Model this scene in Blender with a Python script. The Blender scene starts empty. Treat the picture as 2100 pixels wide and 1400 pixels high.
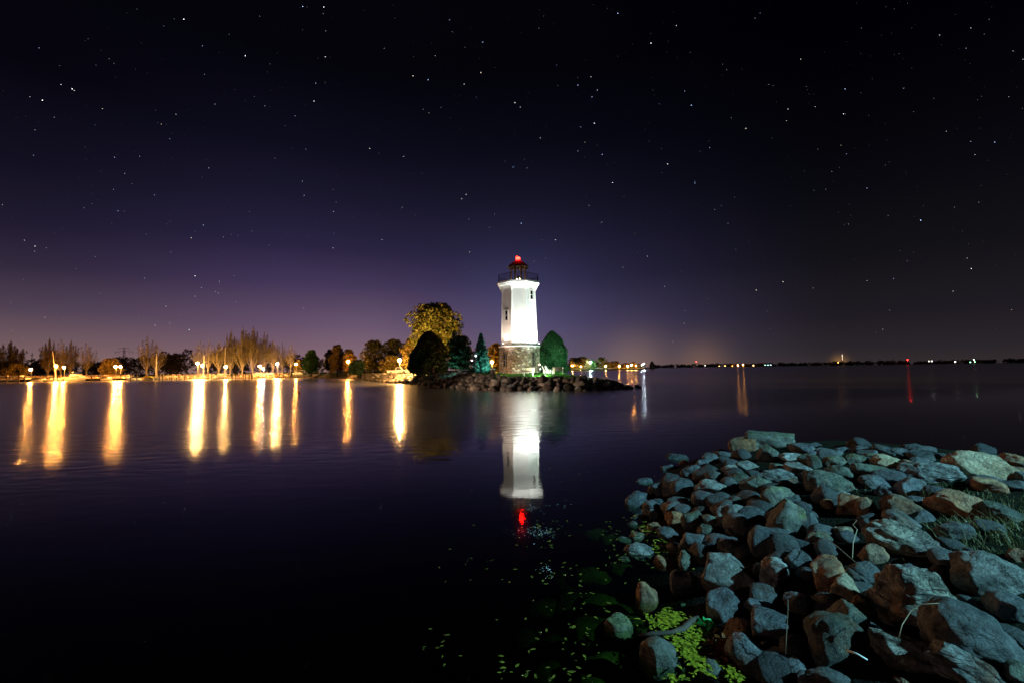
import bpy, bmesh, math, random
import numpy as np
from mathutils import Vector, Matrix, Euler, noise
PI = math.pi
rnd = random.Random(7)
scene = bpy.context.scene
COL = scene.collection

# ------------------------------------------------------------------ camera
F = 950.0                      # focal length in photo pixels (2100 wide)
CAMZ = 2.5
PITCH = math.atan(57 / F)
ROLL = -math.radians(0.77)
RM = (Matrix.Rotation(PI / 2 + PITCH, 3, 'X') @ Matrix.Rotation(ROLL, 3, 'Z'))
cam_d = bpy.data.cameras.new("camera")
cam_d.sensor_width = 36.0
cam_d.lens = 36.0 * F / 2100
cam_d.clip_start = 0.1
cam_d.clip_end = 20000
cam = bpy.data.objects.new("camera", cam_d)
cam.matrix_world = Matrix.Translation((0, 0, CAMZ)) @ RM.to_4x4()
COL.objects.link(cam)
scene.camera = cam

def ray(px, py):
    return RM @ Vector(((px - 1050) / F, -(py - 700) / F, -1))
def at_y(px, py, Y):           # point on the vertical plane at depth Y
    d = ray(px, py); t = Y / d.y
    return Vector((d.x * t, Y, CAMZ + d.z * t))
def at_z(px, py, z):           # point on a horizontal plane
    d = ray(px, py); t = (z - CAMZ) / d.z
    return Vector((d.x * t, d.y * t, z))

# ------------------------------------------------------------------ world
world = bpy.data.worlds.new("World")
scene.world = world
world.use_nodes = True
world.cycles.sampling_method = 'NONE'
wn = world.node_tree.nodes; wl = world.node_tree.links
wn.clear()
def s2l(c):
    return tuple(((v / 255) / 12.92 if v / 255 <= 0.04045 else ((v / 255 + 0.055) / 1.055) ** 2.4) for v in c) + (1,)
def wnode(t, **k):
    n = wn.new(t)
    for a, b in k.items(): setattr(n, a, b)
    return n
tc = wnode('ShaderNodeTexCoord'); sep = wnode('ShaderNodeSeparateXYZ')
wl.new(tc.outputs['Generated'], sep.inputs[0])
def ramp(stops):
    r = wnode('ShaderNodeValToRGB'); e = r.color_ramp.elements
    r.color_ramp.interpolation = 'EASE' if False else 'LINEAR'
    while len(e) < len(stops): e.new(0.5)
    for el, (p, c) in zip(e, stops):
        el.position = p * .9; el.color = s2l(c)
    wl.new(sep.outputs['Z'], r.inputs[0])
    return r
rL = ramp([(0.0, (140, 110, 98)), (.04, (120, 95, 98)), (.11, (80, 65, 82)), (.18, (49, 40, 60)), (.25, (31, 26, 46)), (.34, (18, 16, 31)), (.48, (6, 5, 13)), (.8, (2, 2, 6))])
rA = ramp([(0.0, (140, 108, 102)), (.04, (124, 97, 108)), (.10, (100, 79, 104)), (.19, (66, 53, 86)), (.27, (41, 35, 64)), (.37, (26, 23, 44)), (.46, (14, 13, 28)), (.6, (4, 4, 10))])
rC = ramp([(0.0, (98, 84, 96)), (.03, (90, 80, 100)), (.11, (68, 61, 92)), (.215, (42, 38, 66)), (.31, (28, 26, 48)), (.39, (18, 18, 34)), (.5, (8, 8, 19)), (.62, (3, 3, 8))])
rR = ramp([(0.0, (52, 44, 46)), (.03, (42, 37, 42)), (.093, (31, 27, 34)), (.21, (18, 17, 22)), (.33, (9, 9, 15)), (.43, (4, 4, 9)), (.57, (1, 1, 5)), (.8, (1, 1, 3))])
az = wnode('ShaderNodeMath', operation='ARCTAN2')
wl.new(sep.outputs['X'], az.inputs[0]); wl.new(sep.outputs['Y'], az.inputs[1])
def mapr(a, b):
    m = wnode('ShaderNodeMapRange', interpolation_type='SMOOTHSTEP')
    m.inputs['From Min'].default_value = math.radians(a); m.inputs['From Max'].default_value = math.radians(b)
    wl.new(az.outputs[0], m.inputs['Value']); return m
def mix(f, a, b, blend='MIX'):
    m = wnode('ShaderNodeMix', data_type='RGBA', blend_type=blend)
    if hasattr(f, 'outputs'): wl.new(f.outputs[0], m.inputs[0])
    else: m.inputs[0].default_value = f
    wl.new(a, m.inputs[6]); wl.new(b, m.inputs[7]); return m.outputs[2]
c1 = mix(mapr(-50, -24), rL.outputs[0], rA.outputs[0])
c2 = mix(mapr(-28, 16), c1, rC.outputs[0])
c3 = mix(mapr(2, 37), c2, rR.outputs[0])
# town glow low over the far shore: (direction in px, colour, sharpness)
tot = c3
for (px, py, c, k) in [(1722, 742, (.20, .095, .02), 9000), (1440, 745, (.09, .045, .015), 500), (1300, 748, (.10, .055, .02), 260), (760, 745, (.035, .025, .03), 60), (1062, 660, (.012, .018, .042), 50)]:
    d = ray(px, py).normalized()
    vd = wnode('ShaderNodeVectorMath', operation='DOT_PRODUCT'); vd.inputs[1].default_value = d
    nv = wnode('ShaderNodeVectorMath', operation='NORMALIZE')
    wl.new(tc.outputs['Generated'], nv.inputs[0]); wl.new(nv.outputs[0], vd.inputs[0])
    m1 = wnode('ShaderNodeMath', operation='SUBTRACT'); m1.inputs[1].default_value = 1; wl.new(vd.outputs['Value'], m1.inputs[0])
    m2 = wnode('ShaderNodeMath', operation='MULTIPLY'); m2.inputs[1].default_value = 2 * k; wl.new(m1.outputs[0], m2.inputs[0])
    m3 = wnode('ShaderNodeMath', operation='EXPONENT'); wl.new(m2.outputs[0], m3.inputs[0])
    sc_ = wnode('ShaderNodeVectorMath', operation='SCALE'); sc_.inputs[0].default_value = c; wl.new(m3.outputs[0], sc_.inputs['Scale'])
    tot = mix(1.0, tot, sc_.outputs[0], 'ADD')
bg = wnode('ShaderNodeBackground'); bg.inputs['Strength'].default_value = 1.0
wl.new(tot, bg.inputs['Color'])
wo = wnode('ShaderNodeOutputWorld'); wl.new(bg.outputs[0], wo.inputs['Surface'])

scene.view_settings.view_transform = 'Standard'
scene.view_settings.look = 'None'
scene.view_settings.exposure = 0.0
scene.view_settings.gamma = 1.0
cy = scene.cycles
try:
    cy.use_denoising = True
    cy.sample_clamp_indirect = 30.0
    cy.sample_clamp_direct = 0.0
    cy.max_bounces = 5; cy.diffuse_bounces = 2; cy.glossy_bounces = 3
    cy.transparent_max_bounces = 8; cy.transmission_bounces = 3
    cy.use_light_tree = True
    cy.caustics_reflective = False; cy.caustics_refractive = False
except Exception: pass

# ------------------------------------------------------------------ tags
def tag(o, label=None, cat=None, group=None, kind=None):
    if label: o['label'] = label
    if cat: o['category'] = cat
    if group: o['group'] = group
    if kind: o['kind'] = kind
    return o
def empty(name, loc, rz=0.0, **k):
    o = bpy.data.objects.new(name, None); COL.objects.link(o)
    o.location = loc; o.rotation_euler = (0, 0, rz); o.empty_display_size = 0.2
    return tag(o, **k)
def copy_tree(o, parent=None):
    c = o.copy(); COL.objects.link(c)
    if parent is not None: c.parent = parent
    for ch in list(o.children): copy_tree(ch, c)
    return c

# ------------------------------------------------------------------ materials
def newmat(name):
    m = bpy.data.materials.new(name); m.use_nodes = True
    nt = m.node_tree; b = nt.nodes['Principled BSDF']
    return m, nt, b
def N(nt, t, **k):
    n = nt.nodes.new(t)
    for a, b in k.items(): setattr(n, a, b)
    return n
def plain(name, c, rough=0.6, metal=0.0, var=0.25, scale=6.0, bump=0.15, bscale=40.0):
    """painted / wooden / metal surface with slight uneven colour and a fine bump"""
    m, nt, b = newmat(name); L = nt.links
    t = N(nt, 'ShaderNodeTexCoord'); n = N(nt, 'ShaderNodeTexNoise'); n.inputs['Scale'].default_value = scale; n.inputs['Detail'].default_value = 5
    L.new(t.outputs['Object'], n.inputs['Vector'])
    r = N(nt, 'ShaderNodeMapRange'); r.inputs['From Min'].default_value = .3; r.inputs['From Max'].default_value = .7
    r.inputs['To Min'].default_value = 1 - var; r.inputs['To Max'].default_value = 1 + var
    L.new(n.outputs[0], r.inputs['Value'])
    s = N(nt, 'ShaderNodeVectorMath', operation='SCALE'); s.inputs[0].default_value = c[:3]; L.new(r.outputs[0], s.inputs['Scale'])
    L.new(s.outputs[0], b.inputs['Base Color'])
    b.inputs['Roughness'].default_value = rough; b.inputs['Metallic'].default_value = metal
    if bump:
        n2 = N(nt, 'ShaderNodeTexNoise'); n2.inputs['Scale'].default_value = bscale; L.new(t.outputs['Object'], n2.inputs['Vector'])
        bp = N(nt, 'ShaderNodeBump'); bp.inputs['Strength'].default_value = bump; bp.inputs['Distance'].default_value = 0.02
        L.new(n2.outputs[0], bp.inputs['Height']); L.new(bp.outputs[0], b.inputs['Normal'])
    return m
def emit(name, c, strength, sample=True):
    m = bpy.data.materials.new(name); m.use_nodes = True
    nt = m.node_tree; nt.nodes.clear()
    e = N(nt, 'ShaderNodeEmission'); e.inputs[0].default_value = tuple(c) + (1,); e.inputs[1].default_value = strength
    o = N(nt, 'ShaderNodeOutputMaterial'); nt.links.new(e.outputs[0], o.inputs[0])
    if not sample:
        try: m.cycles.emission_sampling = 'NONE'
        except Exception: pass
    return m
def leafmat(name, c1, c2, trans=0.3, rough=0.55):
    m, nt, b = newmat(name); L = nt.links
    at = N(nt, 'ShaderNodeTexCoord'); n = N(nt, 'ShaderNodeTexNoise'); n.inputs['Scale'].default_value = 1.3; n.inputs['Detail'].default_value = 3
    L.new(at.outputs['Object'], n.inputs['Vector'])
    r = N(nt, 'ShaderNodeValToRGB'); r.color_ramp.elements[0].position = .35; r.color_ramp.elements[1].position = .65
    r.color_ramp.elements[0].color = c1 + (1,); r.color_ramp.elements[1].color = c2 + (1,)
    L.new(n.outputs[0], r.inputs[0]); L.new(r.outputs[0], b.inputs['Base Color'])
    b.inputs['Roughness'].default_value = rough
    tr = N(nt, 'ShaderNodeBsdfTranslucent'); L.new(r.outputs[0], tr.inputs[0])
    mx = N(nt, 'ShaderNodeMixShader'); mx.inputs[0].default_value = trans
    out = nt.nodes['Material Output']
    L.new(b.outputs[0], mx.inputs[1]); L.new(tr.outputs[0], mx.inputs[2]); L.new(mx.outputs[0], out.inputs[0])
    return m

def rockmat(name, ca, cb, cc, scale=3.0, bump=0.6, band=0.0, speck=0.3, moss=0.0, rough=0.6, coarse=0.0):
    """stone: two mixed tones, rusty or pale stains cc, mineral specks, optional layering and moss"""
    m, nt, b = newmat(name); L = nt.links
    t = N(nt, 'ShaderNodeTexCoord'); oi = N(nt, 'ShaderNodeObjectInfo')
    off = N(nt, 'ShaderNodeVectorMath', operation='MULTIPLY_ADD'); off.inputs[1].default_value = (37, 37, 37)
    comb = N(nt, 'ShaderNodeCombineXYZ')
    for i in range(3): L.new(oi.outputs['Random'], comb.inputs[i])
    L.new(comb.outputs[0], off.inputs[0]); L.new(t.outputs['Object'], off.inputs[2])
    v = off.outputs[0]
    def nz(s, d=4, rgh=.6, vec=v):
        n = N(nt, 'ShaderNodeTexNoise'); n.inputs['Scale'].default_value = s; n.inputs['Detail'].default_value = d; n.inputs['Roughness'].default_value = rgh
        L.new(vec, n.inputs['Vector']); return n.outputs[0]
    def rmp(src, a, bb, ca_=(0, 0, 0, 1), cb_=(1, 1, 1, 1)):
        r = N(nt, 'ShaderNodeValToRGB'); r.color_ramp.elements[0].position = a; r.color_ramp.elements[1].position = bb
        r.color_ramp.elements[0].color = ca_; r.color_ramp.elements[1].color = cb_
        L.new(src, r.inputs[0]); return r.outputs[0]
    def mixc(f, a, bb, blend='MIX'):
        mm = N(nt, 'ShaderNodeMix', data_type='RGBA', blend_type=blend)
        if isinstance(f, float): mm.inputs[0].default_value = f
        else: L.new(f, mm.inputs[0])
        for s_, i in ((a, 6), (bb, 7)):
            if isinstance(s_, tuple): mm.inputs[i].default_value = s_
            else: L.new(s_, mm.inputs[i])
        return mm.outputs[2]
    col = mixc(rmp(nz(scale), .38, .62), ca + (1,), cb + (1,))
    col = mixc(rmp(nz(scale * .7 + .6, 5), .56, .66), col, cc + (1,))
    if band:
        w = N(nt, 'ShaderNodeTexWave'); w.inputs['Scale'].default_value = 2.2; w.inputs['Distortion'].default_value = 5; w.inputs['Detail'].default_value = 3; w.inputs['Detail Scale'].default_value = 1.5
        mp = N(nt, 'ShaderNodeMapping'); mp.inputs['Rotation'].default_value = (0.4, 0.9, 0.3); L.new(v, mp.inputs[0]); L.new(mp.outputs[0], w.inputs['Vector'])
        dk = mixc(1.0, col, (.35, .33, .33, 1), 'MULTIPLY')
        col = mixc(rmp(w.outputs['Fac'], .35, .75, (0, 0, 0, 1), (band, band, band, 1)), col, dk)
    if speck:
        sp = rmp(nz(scale * 22, 2, .5), .55, .68, (0, 0, 0, 1), (speck, speck, speck, 1))
        col = mixc(sp, col, (.62, .62, .6, 1))
        sp2 = rmp(nz(scale * 13, 2, .5), .58, .66, (0, 0, 0, 1), (.55, .55, .55, 1))
        col = mixc(sp2, col, (.04, .04, .04, 1))
    if moss:
        geo = N(nt, 'ShaderNodeNewGeometry'); sx = N(nt, 'ShaderNodeSeparateXYZ'); L.new(geo.outputs['Normal'], sx.inputs[0])
        mm_ = N(nt, 'ShaderNodeMath', operation='MULTIPLY'); L.new(rmp(sx.outputs[2], .1, .75), mm_.inputs[0]); L.new(rmp(nz(scale * 1.2, 5), .42, .6), mm_.inputs[1])
        m2 = N(nt, 'ShaderNodeMath', operation='MULTIPLY'); m2.inputs[1].default_value = moss; L.new(mm_.outputs[0], m2.inputs[0])
        col = mixc(m2.outputs[0], col, (.12, .15, .02, 1))
    # weathering: strong mid-scale mottling, fine grain, hairline cracks, and a tone of its own for every stone
    mot = nz(scale * 3.2, 9, .78); ml = N(nt, 'ShaderNodeMapRange'); ml.inputs['From Min'].default_value = .34; ml.inputs['From Max'].default_value = .66; ml.inputs['To Min'].default_value = .35; ml.inputs['To Max'].default_value = 1.65; L.new(mot, ml.inputs['Value'])
    tone = N(nt, 'ShaderNodeMapRange'); tone.inputs['To Min'].default_value = .6; tone.inputs['To Max'].default_value = 1.35; L.new(oi.outputs['Random'], tone.inputs['Value'])
    wob = N(nt, 'ShaderNodeVectorMath', operation='MULTIPLY_ADD'); wob.inputs[1].default_value = (.5, .5, .5); nn = N(nt, 'ShaderNodeTexNoise'); nn.inputs['Scale'].default_value = scale * 1.5; L.new(v, nn.inputs['Vector']); L.new(nn.outputs['Color'], wob.inputs[0]); L.new(v, wob.inputs[2])
    vor = N(nt, 'ShaderNodeTexVoronoi', feature='DISTANCE_TO_EDGE'); vor.inputs['Scale'].default_value = scale * .9; L.new(wob.outputs[0], vor.inputs['Vector'])
    crk = N(nt, 'ShaderNodeMapRange'); crk.inputs['From Max'].default_value = .025; crk.inputs['To Min'].default_value = .62; crk.inputs['To Max'].default_value = 1; L.new(vor.outputs['Distance'], crk.inputs['Value'])
    t1 = N(nt, 'ShaderNodeMath', operation='MULTIPLY'); L.new(ml.outputs[0], t1.inputs[0]); L.new(tone.outputs[0], t1.inputs[1])
    t2 = N(nt, 'ShaderNodeMath', operation='MULTIPLY'); L.new(t1.outputs[0], t2.inputs[0]); L.new(crk.outputs[0], t2.inputs[1])
    sv = N(nt, 'ShaderNodeVectorMath', operation='SCALE'); L.new(col, sv.inputs[0]); L.new(t2.outputs[0], sv.inputs['Scale']); col = sv.outputs[0]
    L.new(col, b.inputs['Base Color'])
    b.inputs['Roughness'].default_value = rough; b.inputs['Specular IOR Level'].default_value = .35
    h1 = N(nt, 'ShaderNodeMath', operation='MULTIPLY_ADD'); L.new(nz(scale * 9, 6, .75), h1.inputs[0]); h1.inputs[1].default_value = 1.0
    vo = N(nt, 'ShaderNodeTexNoise'); vo.inputs['Scale'].default_value = scale * 2.2; vo.inputs['Detail'].default_value = 6; L.new(v, vo.inputs['Vector'])
    if coarse:
        mp2 = N(nt, 'ShaderNodeMapping'); mp2.inputs['Scale'].default_value = (1, 1, 4.5); mp2.inputs['Rotation'].default_value = (.5, .5, .2); L.new(v, mp2.inputs[0]); L.new(mp2.outputs[0], vo.inputs['Vector'])
    sc0 = N(nt, 'ShaderNodeMath', operation='MULTIPLY_ADD'); sc0.inputs[1].default_value = .22; L.new(crk.outputs[0], sc0.inputs[0]); L.new(vo.outputs[0], sc0.inputs[2])
    sc1 = N(nt, 'ShaderNodeMath', operation='MULTIPLY'); sc1.inputs[1].default_value = 2.0 + 3 * coarse; L.new(sc0.outputs[0], sc1.inputs[0]); L.new(sc1.outputs[0], h1.inputs[2])
    bp = N(nt, 'ShaderNodeBump'); bp.inputs['Strength'].default_value = bump; bp.inputs['Distance'].default_value = 0.055
    L.new(h1.outputs[0], bp.inputs['Height']); L.new(bp.outputs[0], b.inputs['Normal'])
    return m

M = {}
ASSUMED_NEARLAMP = 47000; WESTFILL = 7000; WESTFILL2 = 90000; GAIN = 4.2
M['white'] = plain('white_paint', (.78, .77, .74), .5, var=.06, bump=.05)
M['siding'] = plain('white_siding', (.8, .79, .77), .55, var=.05, scale=1.5, bump=.1)
M['cream'] = plain('cream_paint', (.6, .52, .38), .6, var=.15)
M['black'] = plain('black_metal', (.015, .015, .017), .45, .3, var=.2)
M['grey'] = plain('grey_metal', (.25, .25, .25), .45, .5)
M['steel'] = plain('galvanised_steel', (.4, .4, .4), .4, .7)
M['wood'] = plain('weathered_wood', (.28, .2, .13), .75, var=.4, scale=9)
M['darkwood'] = plain('dark_wood', (.06, .042, .03), .8, var=.4)
M['palewood'] = plain('pale_wood', (.45, .36, .24), .75, var=.35)
M['lanternwood'] = plain('lantern_timber', (.42, .27, .13), .7, var=.25)
M['roof'] = plain('roof_shingle', (.05, .03, .028), .8, var=.4)
M['glass'] = plain('dark_glass', (.01, .012, .015), .08, var=.1, bump=0)
M['red'] = plain('red_paint', (.35, .02, .02), .4)
M['bin'] = plain('brown_plastic', (.07, .04, .03), .6)
M['rubber'] = plain('rubber', (.02, .02, .02), .8)
M['bark'] = plain('bark', (.09, .065, .045), .9, var=.5, scale=12, bump=.6, bscale=20)
M['palebark'] = plain('pale_bark', (.2, .16, .11), .9, var=.4, scale=12, bump=.5)
M['canvas'] = plain('yellow_canvas', (.45, .42, .05), .8)
M['bluecanvas'] = plain('navy_canvas', (.03, .035, .08), .8)
M['concrete'] = plain('concrete', (.3, .28, .25), .85, var=.2, scale=3)
M['silver'] = plain('silver_car_paint', (.4, .4, .4), .3, .4)
M['darkcar'] = plain('dark_car_paint', (.03, .03, .04), .25, .3)
M['skin'] = plain('skin', (.4, .25, .18), .6)
M['whitecloth'] = plain('white_cloth', (.6, .58, .55), .9)
M['darkcloth'] = plain('dark_cloth', (.03, .03, .035), .9)

# ------------------------------------------------------------------ mesh builder
class MB:
    def __init__(s): s.v = []; s.f = []
    def add(s, vs, fs):
        o = len(s.v); s.v += [tuple(p) for p in vs]; s.f += [tuple(i + o for i in f) for f in fs]; return s
    def box(s, c, d, rz=0, tilt=None):
        m = Matrix.Rotation(rz, 3, 'Z')
        if tilt: m = m @ Euler(tilt).to_matrix()
        c = Vector(c); vs = [c + m @ Vector((x * d[0] / 2, y * d[1] / 2, z * d[2] / 2)) for x in (-1, 1) for y in (-1, 1) for z in (-1, 1)]
        return s.add(vs, [(0, 1, 3, 2), (4, 6, 7, 5), (0, 4, 5, 1), (2, 3, 7, 6), (0, 2, 6, 4), (1, 5, 7, 3)])
    def tube(s, pts, rs, n=6, cap=True):
        pts = [Vector(p) for p in pts]
        if not isinstance(rs, (list, tuple)): rs = [rs] * len(pts)
        vs = []; fs = []
        for i, p in enumerate(pts):
            d = (pts[min(i + 1, len(pts) - 1)] - pts[max(i - 1, 0)])
            if d.length < 1e-9: d = Vector((0, 0, 1))
            d.normalize(); u = d.orthogonal().normalized() if i == 0 else (u - d * u.dot(d)).normalized()
            w = d.cross(u)
            for k in range(n):
                a = 2 * PI * k / n; vs.append(p + (u * math.cos(a) + w * math.sin(a)) * rs[i])
        for i in range(len(pts) - 1):
            for k in range(n):
                a = i * n + k; b = i * n + (k + 1) % n; fs.append((a, b, b + n, a + n))
        if cap:
            fs.append(tuple(range(n))[::-1]); fs.append(tuple((len(pts) - 1) * n + k for k in range(n)))
        return s.add(vs, fs)
    def lathe(s, c, prof, n=16, rot=0.0, closed=True):
        c = Vector(c); vs = []; fs = []
        for (r, z) in prof:
            for k in range(n):
                a = 2 * PI * k / n + rot; vs.append(c + Vector((r * math.cos(a), r * math.sin(a), z)))
        for i in range(len(prof) - 1):
            for k in range(n):
                a = i * n + k; b = i * n + (k + 1) % n; fs.append((a, b, b + n, a + n))
        if closed:
            fs.append(tuple(range(n))[::-1]); fs.append(tuple((len(prof) - 1) * n + k for k in range(n)))
        return s.add(vs, fs)
    def prism(s, poly, z0, z1):
        n = len(poly); vs = [(x, y, z0) for x, y in poly] + [(x, y, z1) for x, y in poly]
        fs = [tuple(range(n))[::-1], tuple(range(n, 2 * n))] + [(i, (i + 1) % n, (i + 1) % n + n, i + n) for i in range(n)]
        return s.add(vs, fs)
    def side(s, poly, y0, y1):   # polygon in xz extruded along y
        n = len(poly); vs = [(x, y0, z) for x, z in poly] + [(x, y1, z) for x, z in poly]
        fs = [tuple(range(n)), tuple(range(n, 2 * n))[::-1]] + [((i + 1) % n, i, i + n, (i + 1) % n + n) for i in range(n)]
        return s.add(vs, fs)
    def ball(s, c, r, n=10, m=7, sc=(1, 1, 1)):
        prof = [(max(1e-4, math.sin(PI * i / m)) * r, -math.cos(PI * i / m) * r) for i in range(m + 1)]
        c = Vector(c); o = len(s.v); s.lathe((0, 0, 0), prof, n)
        for i in range(o, len(s.v)):
            x, y, z = s.v[i]; s.v[i] = (c.x + x * sc[0], c.y + y * sc[1], c.z + z * sc[2])
        return s
    def build(s, name, mat, parent=None, smooth=False, **k):
        me = bpy.data.meshes.new(name); me.from_pydata(s.v, [], s.f); me.validate(); me.update()
        if mat is not None: me.materials.append(mat)
        if smooth: me.polygons.foreach_set('use_smooth', [True] * len(me.polygons))
        o = bpy.data.objects.new(name, me); COL.objects.link(o)
        if parent is not None: o.parent = parent
        return tag(o, **k)
def npmesh(name, V, Fq, mat, parent=None, **k):
    """mesh from numpy quads"""
    me = bpy.data.meshes.new(name)
    me.vertices.add(len(V)); me.vertices.foreach_set('co', np.asarray(V, dtype=np.float32).ravel())
    nf = len(Fq); w = Fq.shape[1]
    me.loops.add(nf * w); me.loops.foreach_set('vertex_index', Fq.ravel().astype(np.int32))
    me.polygons.add(nf); me.polygons.foreach_set('loop_start', np.arange(0, nf * w, w, dtype=np.int32))
    try: me.polygons.foreach_set('loop_total', np.full(nf, w, dtype=np.int32))
    except Exception: pass
    me.update(calc_edges=True); me.validate()
    if mat is not None: me.materials.append(mat)
    o = bpy.data.objects.new(name, me); COL.objects.link(o)
    if parent is not None: o.parent = parent
    return tag(o, **k)
def leaves(P, size, rng, up=0.0, elong=1.6, dirs=None):
    """diamond leaf at each point, returns V, F"""
    n = len(P)
    a = rng.normal(size=(n, 3)) if dirs is None else dirs + rng.normal(size=(n, 3)) * .35
    a[:, 2] += up; a /= np.linalg.norm(a, axis=1)[:, None]
    b = np.cross(a, rng.normal(size=(n, 3))); b /= np.linalg.norm(b, axis=1)[:, None]
    s = (size * rng.uniform(.6, 1.35, n))[:, None]
    V = np.stack([P - a * s * elong / 2, P + b * s / 2, P + a * s * elong / 2, P - b * s / 2], 1).reshape(-1, 3)
    return V, np.arange(4 * n).reshape(n, 4)
# ------------------------------------------------------------------ water, lake bed, land
def sd_poly(x, y, poly):
    """signed distance, positive inside (numpy arrays)"""
    x = np.asarray(x, float); y = np.asarray(y, float)
    d = np.full(x.shape, 1e9); ins = np.zeros(x.shape, bool); n = len(poly)
    for i in range(n):
        ax, ay = poly[i]; bx, by = poly[(i + 1) % n]
        ex, ey = bx - ax, by - ay; wx, wy = x - ax, y - ay
        t = np.clip((wx * ex + wy * ey) / (ex * ex + ey * ey + 1e-12), 0, 1)
        d = np.minimum(d, np.hypot(wx - ex * t, wy - ey * t))
        c = ((ay > y) != (by > y)) & (x < ex * (y - ay) / (ey + 1e-12) + ax)
        ins ^= c
    return np.where(ins, d, -d)
BANK = [(-3, -8), (-1.0, 0.5), (1.3, 1.9), (1.85, 3.2), (1.75, 4.4), (1.95, 5.3), (2.1, 6.2), (2.15, 7.4), (2.45, 9.2), (4.2, 12.0), (6.9, 13.2), (9.3, 12.0), (11, 9.7), (13.5, 8.6), (40, 8), (70, 8), (70, -20), (-3, -20)]
def bank_h(x, y):
    d = sd_poly(x, y, BANK)
    h = np.where(d > 0, 1.28 * (1 - np.exp(-np.maximum(d, 0) * .42 / 1.0)), d * .42)
    return np.maximum(h, -3.0)
PEN = [(-95, 214), (-84, 196), (-58, 165), (-50, 150), (-30, 107), (-15.2, 81), (-8.2, 64.5), (-2.6, 56), (2.8, 54), (8.0, 52.8), (12.2, 55), (14.0, 57.2), (13.8, 58.8), (12.2, 60.3), (10.8, 64), (10.2, 70), (10, 82), (5, 100), (-10, 140), (-30, 200), (-34, 260), (-95, 260)]
def pen_h(x, y):
    d = sd_poly(x, y, PEN)
    top = 1.3 + 0.7 * np.clip((y - 57.5) / 8, 0, 1) - .9 * np.clip((x - 8.5) / 4.5, 0, 1)
    top = np.where(y > 90, top - .4, top)
    h = np.where(d > 0, np.minimum(top, d * .55), d * .5)
    return np.maximum(h, -3.0)
class Grid:      # quick scalar look-up of a height function
    def __init__(s, fn, x0, x1, y0, y1, st):
        s.x0, s.y0, s.st = x0, y0, st; xs = np.arange(x0, x1 + st, st); ys = np.arange(y0, y1 + st, st); X, Y = np.meshgrid(xs, ys)
        s.h = fn(X, Y).tolist(); s.nx = len(xs) - 2; s.ny = len(ys) - 2
    def __call__(s, x, y):
        u = (x - s.x0) / s.st; v = (y - s.y0) / s.st; i = min(max(int(u), 0), s.nx); j = min(max(int(v), 0), s.ny); u -= i; v -= j
        h = s.h; return (h[j][i] * (1 - u) + h[j][i + 1] * u) * (1 - v) + (h[j + 1][i] * (1 - u) + h[j + 1][i + 1] * u) * v
bank_d = Grid(lambda X, Y: sd_poly(X, Y, BANK), -4, 24, -8, 22, .1)
pen_z = Grid(pen_h, -100, 22, 45, 260, .5)
pen_d = Grid(lambda X, Y: sd_poly(X, Y, PEN), -100, 22, 45, 260, .5)
bank_z = Grid(bank_h, -4, 24, -8, 22, .1)
def hfield(name, x0, x1, nx, y0, y1, ny, fn, mat, **k):
    xs = np.linspace(x0, x1, nx); ys = np.linspace(y0, y1, ny); X, Y = np.meshgrid(xs, ys)
    Z = fn(X, Y)
    V = np.stack([X, Y, Z], -1).reshape(-1, 3); idx = np.arange(nx * ny).reshape(ny, nx)
    Fq = np.stack([idx[:-1, :-1], idx[:-1, 1:], idx[1:, 1:], idx[1:, :-1]], -1).reshape(-1, 4)
    return npmesh(name, V, Fq, mat, **k)

# soil / grass ground material: grass on flat parts, dark soil on slopes
def groundmat(name, grass, soil, gs=1.2):
    m, nt, b = newmat(name); L = nt.links
    t = N(nt, 'ShaderNodeTexCoord'); n = N(nt, 'ShaderNodeTexNoise'); n.inputs['Scale'].default_value = gs; n.inputs['Detail'].default_value = 8; L.new(t.outputs['Object'], n.inputs['Vector'])
    r = N(nt, 'ShaderNodeValToRGB'); r.color_ramp.elements[0].position = .35; r.color_ramp.elements[1].position = .7
    r.color_ramp.elements[0].color = tuple(v * .55 for v in grass) + (1,); r.color_ramp.elements[1].color = grass + (1,)
    L.new(n.outputs[0], r.inputs[0])
    g = N(nt, 'ShaderNodeNewGeometry'); s = N(nt, 'ShaderNodeSeparateXYZ'); L.new(g.outputs['Normal'], s.inputs[0])
    q = N(nt, 'ShaderNodeMapRange'); q.inputs['From Min'].default_value = .93; q.inputs['From Max'].default_value = .985; L.new(s.outputs[2], q.inputs[0])
    mx = N(nt, 'ShaderNodeMix', data_type='RGBA'); L.new(q.outputs[0], mx.inputs[0]); mx.inputs[6].default_value = soil + (1,); L.new(r.outputs[0], mx.inputs[7])
    L.new(mx.outputs[2], b.inputs['Base Color']); b.inputs['Roughness'].default_value = .95; b.inputs['Specular IOR Level'].default_value = .1
    n2 = N(nt, 'ShaderNodeTexNoise'); n2.inputs['Scale'].default_value = 30; n2.inputs['Detail'].default_value = 5; L.new(t.outputs['Object'], n2.inputs['Vector'])
    bp = N(nt, 'ShaderNodeBump'); bp.inputs['Strength'].default_value = .8; bp.inputs['Distance'].default_value = .05; L.new(n2.outputs[0], bp.inputs['Height']); L.new(bp.outputs[0], b.inputs['Normal'])
    return m
M['lawn'] = groundmat('lawn_grass', (.06, .28, .02), (.03, .025, .02))
M['soil'] = groundmat('dark_bank_soil', (.012, .014, .006), (.01, .009, .008), 3)
M['bed'] = plain('silt', (.03, .035, .015), .95, var=.4, scale=1.5)

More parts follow.
